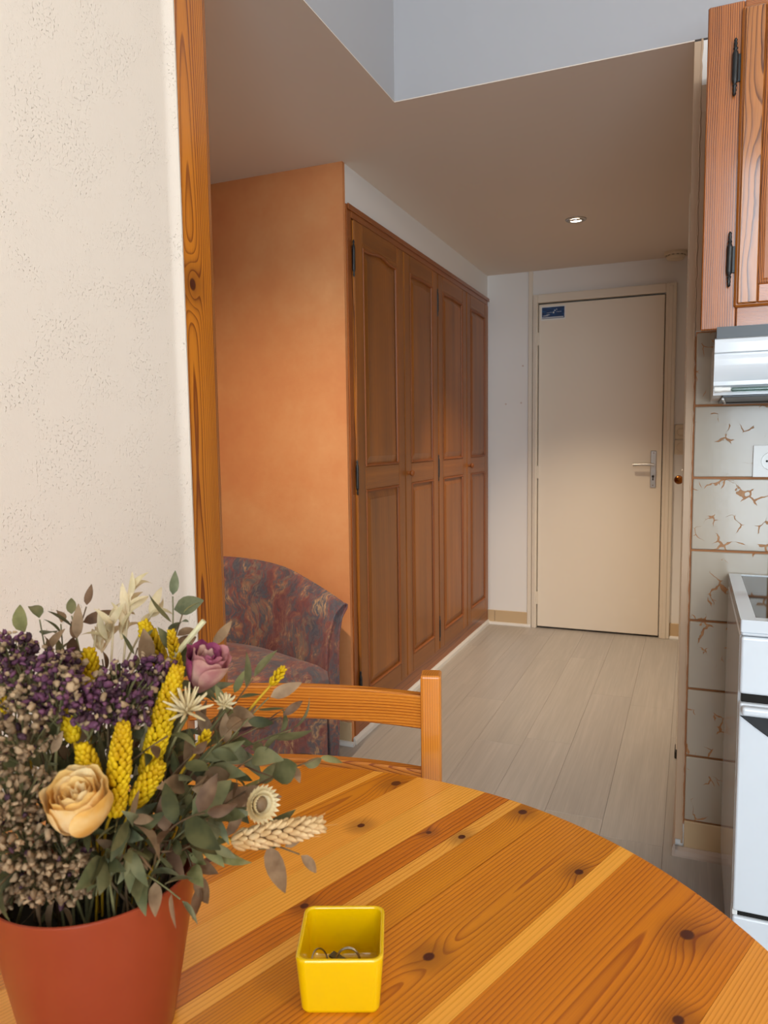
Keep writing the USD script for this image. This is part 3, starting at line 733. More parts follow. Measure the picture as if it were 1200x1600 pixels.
obj('shell', [sh], M['fabric'], A, smooth=60)
for cm in caps:
    obj('arm_front', cm, M['fabric'], A)
for k in (0, -1):
    obj('piping', tube([tuple(P[k][i] + np.array([0.002, 0, 0])) for i in range(1, 15)], 0.0042, 6), M['fabric'], A, smooth=True)
def dplan(ins, n=20, xf=0.31):
    r = Rb - ins
    b = [(-r * math.sin(a), -r * math.cos(a)) for a in np.linspace(0, np.pi, n)]
    return [(xf - 0.02, -r + 0.01), ] + b + [(xf - 0.02, r - 0.01)]
def cushion(rings):
    P_ = np.array([[(x, y, z + (0.034 * (1 - (y / 0.27) ** 2) if crown else 0)) for x, y in dplan(i, xf=xf)] for i, z, xf, crown in rings])
    m = grid(P_, closed_v=True)
    v2, f2 = trimesh.creation.triangulate_polygon(Polygon(dplan(rings[-1][0], xf=rings[-1][2])), engine='earcut')
    i, z, xf, crown = rings[-1]
    top_ = trimesh.Trimesh([(x, y, z + (0.034 * (1 - (y / 0.27) ** 2) if crown else 0)) for x, y in v2], f2, process=False)
    return [m, top_]
obj('seat_cushion', cushion([(0.012, 0.27, 0.31, 0), (0.006, 0.30, 0.335, 0), (0.006, 0.36, 0.345, 0), (0.010, 0.395, 0.340, 1), (0.035, 0.412, 0.315, 1), (0.07, 0.417, 0.28, 1), (0.13, 0.420, 0.22, 1)]), M['fabric'], A, smooth=60)
ap = [(-0.262, 0.275), (-0.262, 0.05)] + [(0.262 * -math.cos(a) * 0.86, 0.055 + 0.085 * math.sin(a)) for a in np.linspace(0, np.pi, 15)] + [(0.262, 0.05), (0.262, 0.275)]
obj('apron', prism(ap, 0.285, 0.305, 'x'), M['fabric'], A)
for sy in (-1, 1):
    obj('foot', cbox((0.22, sy * 0.295 - 0.02, 0.0), (0.27, sy * 0.295 + 0.02, 0.032), 0.004), M['gap'], A)
    obj('foot', cbox((-0.24, sy * 0.17 - 0.02, 0.0), (-0.20, sy * 0.17 + 0.02, 0.032), 0.004), M['gap'], A)

# ------------------------------------------------------------------ round table
TZ, TR, TX, TY = 0.75, 0.528, -0.352, 0.424
T = thing('round_table', 'round varnished pine dining table of glued planks in the foreground', 'table', (TX, TY, 0), 69)
PL = [  # across from, to, light, dark, ring spacing, pith (across, depth), slope, knots (along, across, radius)
    (-0.530, -0.400, C(226, 145, 28), C(182, 97, 12), 0.0040, (0.12, 0.02), 0.0, []),
    (-0.400, -0.276, C(242, 160, 61), C(205, 120, 20), 0.0036, (0.10, 0.01), 0.0, []),
    (-0.276, -0.126, C(213, 124, 16), C(160, 77, 6), 0.0044, (0.005, 0.012), 0.012, [(0.410, -0.226, 0.0085), (0.300, -0.262, 0.006)]),
    (-0.126, -0.107, C(247, 170, 64), C(222, 145, 28), 0.0050, (0.10, 0.01), 0.0, []),
    (-0.107, -0.010, C(220, 135, 22), C(164, 83, 8), 0.0048, (-0.008, 0.010), -0.014, [(0.434, -0.098, 0.006), (0.219, -0.063, 0.0065)]),
    (-0.010, 0.034, C(224, 141, 23), C(176, 93, 10), 0.0034, (0.05, 0.01), 0.0, [(0.505, 0.021, 0.007)]),
    (0.034, 0.052, C(247, 172, 68), C(213, 126, 20), 0.0050, (0.05, 0.01), 0.0, [(0.405, 0.042, 0.0055)]),
    (0.052, 0.088, C(214, 120, 17), C(151, 68, 4), 0.0050, (-0.03, 0.012), 0.010, [(0.386, 0.078, 0.004), (0.190, 0.080, 0.005)]),
    (0.088, 0.134, C(247, 172, 67), C(220, 143, 27), 0.0046, (0.07, 0.02), 0.0, []),
    (0.134, 0.186, C(244, 164, 61), C(213, 131, 22), 0.0040, (-0.07, 0.02), 0.0, [(0.342, 0.151, 0.0055)]),
    (0.186, 0.233, C(218, 133, 20), C(168, 85, 8), 0.0042, (0.006, 0.010), 0.016, [(0.455, 0.196, 0.008), (0.171, 0.226, 0.007)]),
    (0.233, 0.246, C(247, 170, 65), C(220, 141, 26), 0.0050, (0.08, 0.01), 0.0, []),
    (0.246, 0.335, C(216, 131, 19), C(172, 89, 9), 0.0046, (0.06, 0.012), 0.0, [(-0.054, 0.262, 0.008)]),
    (0.335, 0.430, C(238, 153, 37), C(197, 114, 17), 0.0040, (-0.08, 0.02), 0.0, []),
    (0.430, 0.530, C(220, 137, 22), C(168, 89, 9), 0.0046, (0.07, 0.02), 0.0, []),
]
circ = Point(0, 0).buffer(TR, 96)
for k, (a, b, li, dk, sp, pi_, sl_, kn) in enumerate(PL):
    mt = pine('table_pine' if k == 0 else 'table_pine_%03d' % k, 'xyz', 60 + k, li, dk, sp, pi_[1], knots=kn, wig=0.0035, rough=0.36, coat=0.22, contrast=1.0, tone=0.08, slope=sl_, croug=0.16, vc=(a + b) / 2, wc=TZ, v0=pi_[0])
    def slab(r, z0, z1):
        s = Point(0, 0).buffer(r, 96).intersection(sbox(-1, a + 0.0002, 1, b - 0.0002))
        return prism(s, z0 - TZ, z1 - TZ, 'z').apply_translation((0, 0, TZ - 0.0))
    parts_ = [slab(TR - 0.004, TZ - 0.030, TZ - 0.0268), slab(TR, TZ - 0.0268, TZ - 0.0060), slab(TR - 0.0008, TZ - 0.0060, TZ - 0.0030), slab(TR - 0.0022, TZ - 0.0030, TZ - 0.0010), slab(TR - 0.0045, TZ - 0.0010, TZ)]
    obj('plank', parts_, mt, T)
obj('column', lathe([(0.0, 0.05), (0.055, 0.05), (0.055, 0.12), (0.04, 0.16), (0.045, 0.45), (0.06, 0.60), (0.06, 0.705), (0.0, 0.705)], 32), M['chair_v'], T, smooth=40)
obj('brace', [cbox((-0.34, -0.03, 0.698), (0.34, 0.03, 0.7195), 0.004), cbox((-0.03, -0.34, 0.690), (0.03, 0.34, 0.7195), 0.004)], M['chair_h'], T)
for a in (40, 130, 220, 310):
    leg = prism([(0.03, 0.06), (0.03, 0.13), (0.20, 0.09), (0.36, 0.035), (0.38, 0.0), (0.33, 0.0), (0.30, 0.03)], -0.028, 0.028, 'y')
    leg.apply_transform(trimesh.transformations.rotation_matrix(math.radians(a), (0, 0, 1)))
    obj('foot', leg, M['chair_h'], T)

# ------------------------------------------------------------------ pine chair
Ch = thing('dining_chair', 'pine dining chair with curved back rails pushed in behind the round table', 'chair', (-0.553, 0.985, 0), 15.5)
for sx in (-1, 1):
    obj('rear_leg', rbox((sx * 0.200 - 0.0155, -0.017, 0.0), (sx * 0.200 + 0.0155, 0.017, 0.874), 0.004), M['chair_v'], Ch)
def rail(z0, z1, dep, th=0.019, n=20):
    ring = []
    for s in np.linspace(-1, 1, n):
        x = s * 0.1842
        y = 0.002 + dep * (1 - s * s)
        c = 0.0025
        ring.append([(x, y - th / 2 + c, z0), (x, y + th / 2 - c, z0), (x, y + th / 2, z0 + c), (x, y + th / 2, z1 - c), (x, y + th / 2 - c, z1), (x, y - th / 2 + c, z1), (x, y - th / 2, z1 - c), (x, y - th / 2, z0 + c)])
    return grid(np.array(ring), closed_v=True)
obj('back_rail', rail(0.787, 0.840, 0.027), M['chair_h'], Ch, smooth=30)
obj('back_rail', rail(0.668, 0.721, 0.027), M['chair_h'], Ch, smooth=30)
seat = sbox(-0.205, -0.40, 0.205, -0.012).buffer(-0.02).buffer(0.02)
obj('seat', prism(seat, 0.435, 0.453, 'z'), M['chair_h'], Ch)
for sx in (-1, 1):
    obj('front_leg', rbox((sx * 0.185 - 0.0155, -0.385, 0.0), (sx * 0.185 + 0.0155, -0.354, 0.4348), 0.004), M['chair_v'], Ch)
    obj('side_rail', cbox((sx * 0.19 - 0.009, -0.353, 0.385), (sx * 0.19 + 0.009, -0.018, 0.4345), 0.002), M['chair_h'], Ch)
    obj('stretcher', cbox((sx * 0.19 - 0.008, -0.353, 0.17), (sx * 0.19 + 0.008, -0.018, 0.20), 0.002), M['chair_h'], Ch)
obj('front_rail', cbox((-0.169, -0.378, 0.385), (0.169, -0.360, 0.4345), 0.002), M['chair_h'], Ch)
obj('rear_rail', cbox((-0.184, -0.009, 0.385), (0.184, 0.009, 0.4345), 0.002), M['chair_h'], Ch)

# ------------------------------------------------------------------ yellow dish with keys
g = G('yellow_glaze')
M['yellow'] = g.principled(base_color=C(240, 192, 0), roughness=0.16, coat_weight=0.4, coat_roughness=0.06, subsurface_weight=0.0)
def sq(h, r, z, n=8):
    pts = []
    for cx, cy, a0 in ((h - r, h - r, 0), (-h + r, h - r, 90), (-h + r, -h + r, 180), (h - r, -h + r, 270)):
        for a in np.linspace(a0, a0 + 90, n):
            pts.append((cx + r * math.cos(math.radians(a)), cy + r * math.sin(math.radians(a)), z))
    return pts
DH = 0.051
rings = [sq(0.0300, 0.005, 0.0), sq(0.0318, 0.006, 0.0008), sq(0.0330, 0.0065, 0.004), sq(0.0352, 0.008, 0.030), sq(0.0366, 0.0088, 0.0470), sq(0.0368, 0.009, 0.0490), sq(0.0364, 0.009, 0.0503), sq(0.0355, 0.0085, 0.0508), sq(0.0343, 0.008, 0.0508), sq(0.0335, 0.0075, 0.0502), sq(0.0331, 0.007, 0.0490), sq(0.0316, 0.007, 0.012), sq(0.0300, 0.008, 0.0075), sq(0.0270, 0.009, 0.0055), sq(0.012, 0.006, 0.005)]
Dsh = thing('square_dish', 'small square glossy yellow ceramic dish on the pine table', 'dish', (-0.2725, 0.5435, TZ), 21.5)
P = np.array(rings)
dm = grid(P, closed_v=True)
n = P.shape[1]
dm = [dm, trimesh.Trimesh(np.vstack([P[0], [[0, 0, 0]]]), [[(i + 1) % n, i, n] for i in range(n)], process=False), trimesh.Trimesh(np.vstack([P[-1], [[0, 0, 0.005]]]), [[i, (i + 1) % n, n] for i in range(n)], process=False)]
obj('bowl', dm, M['yellow'], Dsh, smooth=50)
M['nickel'] = plain('key_nickel', C(170, 160, 140), 0.28, metallic=1.0)
ky = thing('keys', 'bunch of nickel keys on a wire ring lying in the yellow dish', 'keys', (-0.2725, 0.5435, TZ + 0.0055), 21.5)
a = np.linspace(0, 2 * np.pi, 33)
def hoop(cx, cy, cz, r, tilt, yaw, wire):
    pts = np.stack([r * np.cos(a), r * np.sin(a), 0 * a], 1)
    Rm = trimesh.transformations.rotation_matrix(yaw, (0, 0, 1))[:3, :3] @ trimesh.transformations.rotation_matrix(tilt, (1, 0, 0))[:3, :3]
    return tube(pts @ Rm.T + [cx, cy, cz], wire, 8)
obj('key_ring', [hoop(0.004, 0.006, 0.0125, 0.0105, 1.20, 0.1, 0.0008), hoop(0.004, 0.0075, 0.0125, 0.0105, 1.24, 0.1, 0.0008)], M['nickel'], ky, smooth=True)
obj('split_ring', hoop(-0.0205, 0.004, 0.0125, 0.0115, 1.15, 1.15, 0.0008), M['nickel'], ky, smooth=True)
def key(cx, cy, cz, yaw, pitch):
    bow = Point(0, 0).buffer(0.0105, 20).difference(Point(-0.0055, 0).buffer(0.0022, 12)).union(sbox(0.009, -0.0035, 0.036, 0.0035))
    m = prism(bow, -0.001, 0.001, 'z')
    m.apply_transform(trimesh.transformations.rotation_matrix(pitch, (0, 1, 0)))
    m.apply_transform(trimesh.transformations.rotation_matrix(yaw, (0, 0, 1)))
    return m.apply_translation((cx, cy, cz))
obj('key', key(0.013, 0.004, 0.0045, -2.6, 0.05), M['nickel'], ky)
obj('key', key(0.002, 0.006, 0.0075, 3.3, -0.12).apply_scale(0.98), M['nickel'], ky)
obj('key', key(0.017, -0.002, 0.0078, 2.5, -0.06), plain('key_dark', C(96, 92, 86), 0.4, metallic=0.8), ky)

# ------------------------------------------------------------------ terracotta pot
PC = np.array([-0.4377, 0.4312, TZ])
g = G('terracotta_glaze')
M['terra'] = g.principled(base_color=g.mix(g.noise(g.obj(), 30.0, 3.0), C(142, 56, 32), C(150, 62, 36)), roughness=0.34, coat_weight=0.15, coat_roughness=0.2)
pot = thing('flower_pot', 'tapered terracotta coloured pot holding the dried bouquet on the table', 'pot', PC)
obj('pot_wall', lathe([(0.0, 0.0), (0.056, 0.0), (0.0575, 0.002), (0.0655, 0.045), (0.0752, 0.100), (0.0808, 0.1375), (0.0806, 0.1395), (0.0795, 0.140), (0.0782, 0.1390), (0.0745, 0.115), (0.070, 0.095), (0.0, 0.095)], 72), M['terra'], pot, smooth=40)
obj('soil', lathe([(0.0700, 0.0952), (0.0695, 0.1030), (0.067, 0.1042), (0.0, 0.1044)], 40), plain('dry_moss', C(46, 40, 28), 0.95), pot, kind='stuff')

# ------------------------------------------------------------------ dried flowers: every stem is a thing of its own
ROSES = [
    (-0.3855, 0.3692, 0.9761),
    (-0.3594, 0.4797, 1.0443),
]
YELLOW = [
    ((-0.439, 0.5033, 1.0678), (-0.4226, 0.5063, 1.0302), 0.0085),
    ((-0.3675, 0.455, 1.0487), (-0.3806, 0.431, 0.9739), 0.0095),
    ((-0.377, 0.4045, 1.0199), (-0.3807, 0.3967, 0.9589), 0.0085),
    ((-0.4032, 0.3921, 1.0055), (-0.3931, 0.3932, 0.9748), 0.0075),
    ((-0.4684, 0.4673, 1.0495), (-0.4683, 0.4648, 1.0247), 0.008),
    ((-0.3631, 0.4231, 0.9852), (-0.3783, 0.414, 0.9589), 0.008),
    ((-0.4227, 0.3971, 1.0279), (-0.4171, 0.3975, 1.009), 0.006),
    ((-0.3072, 0.5119, 1.0394), (-0.3142, 0.5079, 1.029), 0.0036),
    ((-0.3392, 0.4513, 1.0036), (-0.3439, 0.4483, 0.9929), 0.004),
    ((-0.4789, 0.3857, 1.0399), (-0.4732, 0.3867, 1.0268), 0.005),
    ((-0.4042, 0.4958, 1.0658), (-0.3973, 0.4948, 1.028), 0.005),
]
PURPLE = [
    ((-0.4019, 0.4283, 1.0353), 0.03),
    ((-0.3931, 0.4548, 1.0449), 0.02),
    ((-0.4028, 0.4062, 1.0351), 0.022),
    ((-0.4642, 0.4036, 1.0484), 0.03),
    ((-0.5051, 0.4206, 1.0624), 0.02),
    ((-0.4192, 0.3895, 1.0459), 0.022),
    ((-0.3903, 0.4319, 1.0229), 0.018),
    ((-0.4721, 0.4436, 1.046), 0.016),
]
TAN = [
    ((-0.4317, 0.3603, 1.0241), 0.026),
    ((-0.4265, 0.348, 0.9888), 0.028),
    ((-0.4164, 0.3628, 0.986), 0.02),
    ((-0.428, 0.3545, 0.9528), 0.026),
    ((-0.4087, 0.3718, 0.9358), 0.022),
    ((-0.4095, 0.3796, 0.9094), 0.018),
    ((-0.43, 0.3733, 1.0382), 0.02),
    ((-0.4629, 0.3671, 0.8995), 0.02),
    ((-0.4148, 0.3568, 0.9215), 0.016),
]
STRAW = [
    ((-0.3532, 0.4473, 1.0214), 0.019, 'spiky'),
    ((-0.3012, 0.4617, 0.9503), 0.017, 'daisy'),
    ((-0.3434, 0.4834, 1.0153), 0.009, 'spiky'),
]
WHEAT = [
    ((-0.2606, 0.477, 0.9331), (-0.3164, 0.4525, 0.9222), 0.0082),
]
OATS = [
    ((-0.4576, 0.5094, 1.0972), (-0.4573, 0.4944, 1.0558)),
    ((-0.4388, 0.5153, 1.0782), (-0.4598, 0.493, 1.053)),
    ((-0.464, 0.4934, 1.0737), (-0.4701, 0.4885, 1.0504)),
    ((-0.4782, 0.4865, 1.0644), (-0.4725, 0.4866, 1.0421)),
]
STICK = [
    ((-0.379, 0.5075, 1.0763), (-0.4115, 0.4895, 1.0336)),
]
SPRIGS = [
    (-0.5158, 0.4612, 1.0769),
    (-0.4864, 0.4852, 1.0852),
    (-0.5067, 0.4752, 1.0704),
    (-0.5184, 0.4482, 1.0675),
    (-0.4782, 0.4644, 1.0615),
    (-0.4924, 0.4463, 1.0485),
    (-0.4234, 0.5231, 1.091),
    (-0.4088, 0.5169, 1.0774),
    (-0.4201, 0.5099, 1.0552),
    (-0.4651, 0.4788, 1.0422),
    (-0.4002, 0.517, 1.0438),
    (-0.3234, 0.494, 1.0366),
    (-0.3112, 0.4975, 1.021),
    (-0.3013, 0.5001, 1.0054),
    (-0.2988, 0.5105, 0.9912),
    (-0.2728, 0.5085, 0.9721),
    (-0.2953, 0.4975, 0.9565),
    (-0.2956, 0.4854, 0.9459),
    (-0.322, 0.4812, 1.012),
    (-0.3488, 0.5032, 1.0172),
    (-0.3265, 0.4565, 1.0024),
    (-0.3096, 0.4832, 0.9815),
    (-0.3178, 0.4681, 0.9735),
    (-0.2757, 0.4788, 0.9058),
    (-0.3124, 0.4629, 0.9014),
    (-0.3335, 0.4451, 0.9196),
    (-0.3224, 0.4522, 0.9438),
    (-0.3497, 0.4453, 0.882),
    (-0.3418, 0.4169, 0.8906),
    (-0.3534, 0.4244, 1.0109),
    (-0.342, 0.4356, 0.9683),
    (-0.329, 0.4425, 0.9825),
    (-0.3629, 0.3932, 0.9578),
    (-0.3391, 0.4037, 0.9634),
    (-0.3645, 0.3904, 0.9374),
    (-0.355, 0.404, 0.9248),
    (-0.3791, 0.3836, 0.9308),
    (-0.3394, 0.4229, 0.94),
    (-0.4167, 0.3756, 1.0062),
    (-0.4077, 0.3587, 0.964),
    (-0.4215, 0.3559, 0.9394),
    (-0.4769, 0.3983, 1.0486),
    (-0.396, 0.3724, 0.9969),
    (-0.3831, 0.4329, 1.0033),
    (-0.324, 0.4422, 0.9585),
    (-0.3426, 0.4379, 0.9923),
    (-0.4457, 0.3633, 0.8984),
    (-0.4233, 0.3824, 0.8871),
    (-0.3921, 0.3859, 0.8999),
    (-0.4468, 0.3836, 0.8884),
    (-0.3665, 0.397, 0.9042),
    (-0.4401, 0.3485, 0.9441),
    (-0.4703, 0.456, 1.0535),
    (-0.4594, 0.3816, 1.0266),
    (-0.4159, 0.4777, 1.0421),
    (-0.4759, 0.3709, 0.9891),
    (-0.304, 0.4307, 0.9772),
    (-0.3147, 0.414, 0.9639),
    (-0.3309, 0.4044, 0.9369),
    (-0.3487, 0.4012, 0.978),
    (-0.2933, 0.4569, 0.9772),
    (-0.319, 0.4373, 0.9962),
    (-0.2948, 0.4698, 1.002),
    (-0.3978, 0.3747, 0.9198),
    (-0.3662, 0.3808, 0.9564),
    (-0.4126, 0.3551, 1.0016),
    (-0.428, 0.3451, 0.967),
    (-0.3454, 0.3889, 0.9516),
    (-0.3003, 0.4398, 0.9442),
    (-0.3241, 0.4166, 0.922),
    (-0.4693, 0.3639, 0.8949),
    (-0.4974, 0.4626, 1.0686),
    (-0.4943, 0.4758, 1.0787),
    (-0.4631, 0.4703, 1.057),
    (-0.5065, 0.4467, 1.0569),
    (-0.4124, 0.5153, 1.0763),
    (-0.432, 0.5115, 1.0664),
    (-0.4339, 0.4875, 1.053),
    (-0.3985, 0.5089, 1.0631),
    (-0.5124, 0.4748, 1.09),
    (-0.4327, 0.5235, 1.0798),
    (-0.5231, 0.4452, 1.0568),
    (-0.3789, 0.5159, 1.0519),
]

CAMD = np.array([0.53, -0.55, 0.30])

def leaf_material(name, a, b, tr=0.25):
    g = G(name)
    n = g.noise(g.obj(), 60.0, 3.0)
    col = g.ramp(n, [(0.35, a), (0.65, b)])
    pr = g.add('principled_bsdf', 'BSDF', base_color=col, roughness=0.62, specular_ior_level=0.3)
    tl = g.add('translucent_bsdf', 'BSDF', color=col)
    return g.done(g.add('mix_closure', 'closure', fac=tr, closure1=pr, closure2=tl))
LEAF = [leaf_material('leaf_grey_green', C(92, 94, 58), C(128, 122, 82)), leaf_material('leaf_dark_green', C(60, 62, 36), C(92, 90, 54)),
        leaf_material('leaf_brown_rose', C(130, 102, 74), C(168, 138, 104)), leaf_material('leaf_olive', C(112, 112, 66), C(150, 146, 96)), leaf_material('leaf_blue_green', C(94, 100, 72), C(136, 136, 102)), leaf_material('leaf_dark_brown', C(92, 66, 46), C(130, 100, 74))]
M['stem'] = leaf_material('stem_brown', C(86, 66, 46), C(116, 92, 60), 0.0)
M['stem_y'] = leaf_material('stem_yellow', C(186, 140, 26), C(212, 168, 40), 0.1)
M['stem_g'] = leaf_material('stem_green', C(92, 88, 56), C(126, 118, 76), 0.0)
M['ear_y'] = leaf_material('ear_yellow', C(198, 150, 2), C(228, 188, 14), 0.15)
M['ear_w'] = leaf_material('ear_wheat', C(208, 164, 106), C(232, 198, 146), 0.15)
M['cream'] = leaf_material('cream_bract', C(228, 204, 150), C(244, 228, 186), 0.25)
M['oat'] = leaf_material('pale_oat', C(208, 190, 146), C(232, 212, 174), 0.3)
M['purple'] = leaf_material('statice_purple', C(90, 48, 70), C(122, 74, 96), 0.1)
M['plum'] = leaf_material('statice_dark', C(58, 34, 44), C(82, 50, 60), 0.1)
M['tan'] = leaf_material('dry_tan', C(150, 122, 90), C(192, 160, 122), 0.15)
M['tan2'] = leaf_material('dry_brown', C(104, 82, 58), C(146, 116, 84), 0.1)

from scipy.spatial import cKDTree
class Space:
    """keeps the dried stems, leaves and florets of different things from running through one another"""
    def __init__(s):
        s.old, s.new, s.tree = [], [], None
    def add(s, pts):
        s.new.append(np.asarray(pts, float))
    def close(s):
        s.old += s.new
        s.new = []
        s.tree = cKDTree(np.vstack(s.old)) if s.old else None
    def gap(s, pts):
        """distance of each point to the other things and to the pot"""
        pts = np.asarray(pts, float)
        d = s.tree.query(pts)[0] if s.tree is not None else np.full(len(pts), 9.0)
        r = np.hypot(pts[:, 0] - PC[0], pts[:, 1] - PC[1]); z = pts[:, 2] - TZ
        wall = np.where(z < 0.1415, np.maximum(0.064 + 0.105 * np.clip(z - 0.1, 0, 0.04) - r, r - 0.0825), 9.0)
        wall = np.where((z < 0.1405) & (r < 0.0825) & (r > 0.0690), 0.0, np.where(z < 0.1415, np.maximum(np.abs(r - 0.0757) - 0.006, 0), 9.0))
        return np.minimum(np.minimum(d, wall), np.where(z < 0.012, 0.0, 9.0))
SP = Space()
def dense(cv, step=0.0008):
    cv = np.asarray(cv, float)
    L = np.concatenate([[0], np.cumsum(np.linalg.norm(np.diff(cv, axis=0), axis=1))])
    t = np.arange(0, L[-1], step)
    return np.stack([np.interp(t, L, cv[:, i]) for i in range(3)], 1)

def unit(v):
    v = np.asarray(v, float)
    return v / (np.linalg.norm(v) + 1e-12)
def stem_curve(rnd, tip, n=14, r=0.0012, tries=80, must=True):
    """a stem from the moss in the pot to the tip, by the clearest of several ways"""
    tip = np.array(tip, float)
    o = tip[:2] - PC[:2]
    lo = np.linalg.norm(o)
    best, bg = None, -1
    for k in range(tries):
        j = 0.006 + 0.0009 * k
        q = unit(np.array([*o, 0]))[:2] * min(0.048, 0.3 * lo + 0.004) + np.array([rnd.uniform(-j, j), rnd.uniform(-j, j)])
        q *= min(1, 0.063 / (np.linalg.norm(q) + 1e-9))
        b = np.array([*(PC[:2] + q), TZ + 0.1058])
        kk = min(0.062, 0.45 * lo)
        w = np.array([rnd.uniform(-j, j), rnd.uniform(-j, j)])
        c2 = unit(np.array([*o, 0]))[:2] * kk + w
        c2 *= min(1, 0.068 / (np.linalg.norm(c2) + 1e-9))
        ctl = np.array([*(PC[:2] + c2), max(0.930 + rnd.uniform(0, 0.02), 0.45 * b[2] + 0.55 * tip[2] + rnd.uniform(-0.01, 0.015))])
        cv = bez(b, ctl, tip, n)
        g_ = SP.gap(dense(cv, 0.0012)).min()
        if g_ > bg:
            best, bg = cv, g_
        if g_ > r + 0.0022:
            break
    if not must and bg < 0.0021:
        return None
    SP.add(dense(best))
    return best
def start(name, label, cat, curve, group=None):
    b = curve[0]
    t = thing(name, label, cat, b, 0, group)
    return t, b
def leaf(base, d, nrm, L, W, curl=0.25, fold=0.25, n=6):
    d = unit(d); s = unit(np.cross(nrm, d)); nn = np.cross(d, s)
    rows = []
    for i in range(n + 1):
        t_ = i / n
        w = W * 0.5 * math.sin(math.pi * min(1, 0.04 + 0.96 * t_) ** 0.80) ** 0.85 if 0 < i < n else W * 0.03
        c = np.array(base) + d * L * (math.sin(curl * 2 * t_) / (2 * curl) if abs(curl) > 1e-3 else t_) - nn * L * (1 - math.cos(curl * 2 * t_)) / (2 * abs(curl) + 1e-6) * (1 if curl > 0 else -1)
        rows.append([c + s * w + nn * w * fold, c, c - s * w + nn * w * fold])
    return grid(np.array(rows))
def rnd_unit(rnd):
    v = np.array([rnd.gauss(0, 1) for _ in range(3)])
    return unit(v)

def sprig(tip, seed, label, group, mats, L=(0.020, 0.032), nl=(7, 11), t0=0.5, slim=0.36, must=True):
    rnd = random.Random(seed)
    cv = stem_curve(rnd, tip, 16, must=must)
    if cv is None:
        return None
    t, b = start('leaf_sprig', label, 'dried leaves', cv, group)
    obj('stem', tube(cv - b, np.linspace(0.0013, 0.0006, len(cv)), 5), M['stem'] if seed % 2 else M['stem_g'], t, smooth=True)
    n = rnd.randint(*nl)
    for k in range(n):
        f = t0 + (1 - t0) * k / (n - 1)
        x = f * (len(cv) - 1); i = min(int(x), len(cv) - 2)
        p = cv[i] + (cv[i + 1] - cv[i]) * (x - i)
        tg = unit(cv[i + 1] - cv[i])
        for try_ in range(14):
            side = unit(np.cross(tg, rnd_unit(rnd)))
            d = unit(tg * (0.55 if k < n - 1 else 2.0) + side * rnd.uniform(0.5, 1.0) + np.array([0, 0, rnd.uniform(-0.25, 0.25)]))
            ln = rnd.uniform(*L) * (0.75 + 0.4 * math.sin(math.pi * k / n)) * (1 - 0.035 * try_)
            nrm = unit(rnd_unit(rnd) + 0.9 * CAMD + np.array([0, 0, 0.6]))
            arg = (p - b + d * 0.0016, d, nrm, ln, ln * rnd.uniform(slim * 0.85, slim * 1.25), rnd.uniform(-0.4, 0.7), rnd.uniform(0.1, 0.45))
            fine = leaf(*arg, n=14).vertices + b
            m3_ = fine.reshape(-1, 3, 3)
            fine = np.vstack([fine, (m3_[:, 0] + m3_[:, 1]) / 2, (m3_[:, 2] + m3_[:, 1]) / 2])
            if SP.gap(fine).min() > 0.0027:
                obj('leaf', leaf(*arg), mats[rnd.randrange(len(mats))], t, smooth=True)
                SP.add(fine)
                break
    SP.close()
    return t

def kernels(off, a, b, r, rnd, mat, parent, rows=6, per=0.0036, kl=0.0052, kr=0.0021, name='ear'):
    """ear from its base b to its tip a"""
    a, b = np.array(a), np.array(b)
    ax = unit(a - b); L = np.linalg.norm(a - b)
    u = unit(np.cross(ax, [0.3, 0.2, 0.9])); v = np.cross(ax, u)
    ico = trimesh.creation.icosphere(1, 1.0)
    out = []
    nl = max(4, int(L / per))
    for i in range(nl):
        f = i / (nl - 1)
        rr = r * (0.55 + 0.5 * math.sin(math.pi * min(1, f * 0.85 + 0.12))) * (1 - 0.45 * max(0, f - 0.75) / 0.25)
        for k in range(rows):
            an = 2 * math.pi * (k + 0.5 * (i % 2)) / rows + rnd.uniform(-0.15, 0.15)
            rad = u * math.cos(an) + v * math.sin(an)
            c = b + ax * L * f + rad * rr * 0.62
            dr = unit(ax + rad * 0.55)
            s1 = unit(np.cross(dr, rad)); s2 = np.cross(dr, s1)
            q = ico.vertices * [kr * rnd.uniform(0.85, 1.15), kr * 0.8, kl * rnd.uniform(0.85, 1.15)]
            w = q[:, 0:1] * s1 + q[:, 1:2] * s2 + q[:, 2:3] * dr + c + dr * kl * 0.5
            if SP.gap(w + off).min() > 0.0012:
                out.append(trimesh.Trimesh(w, ico.faces, process=False))
                SP.add(w + off)
    p_ = obj(name, out, mat, parent, smooth=True)
    SP.close()
    return p_

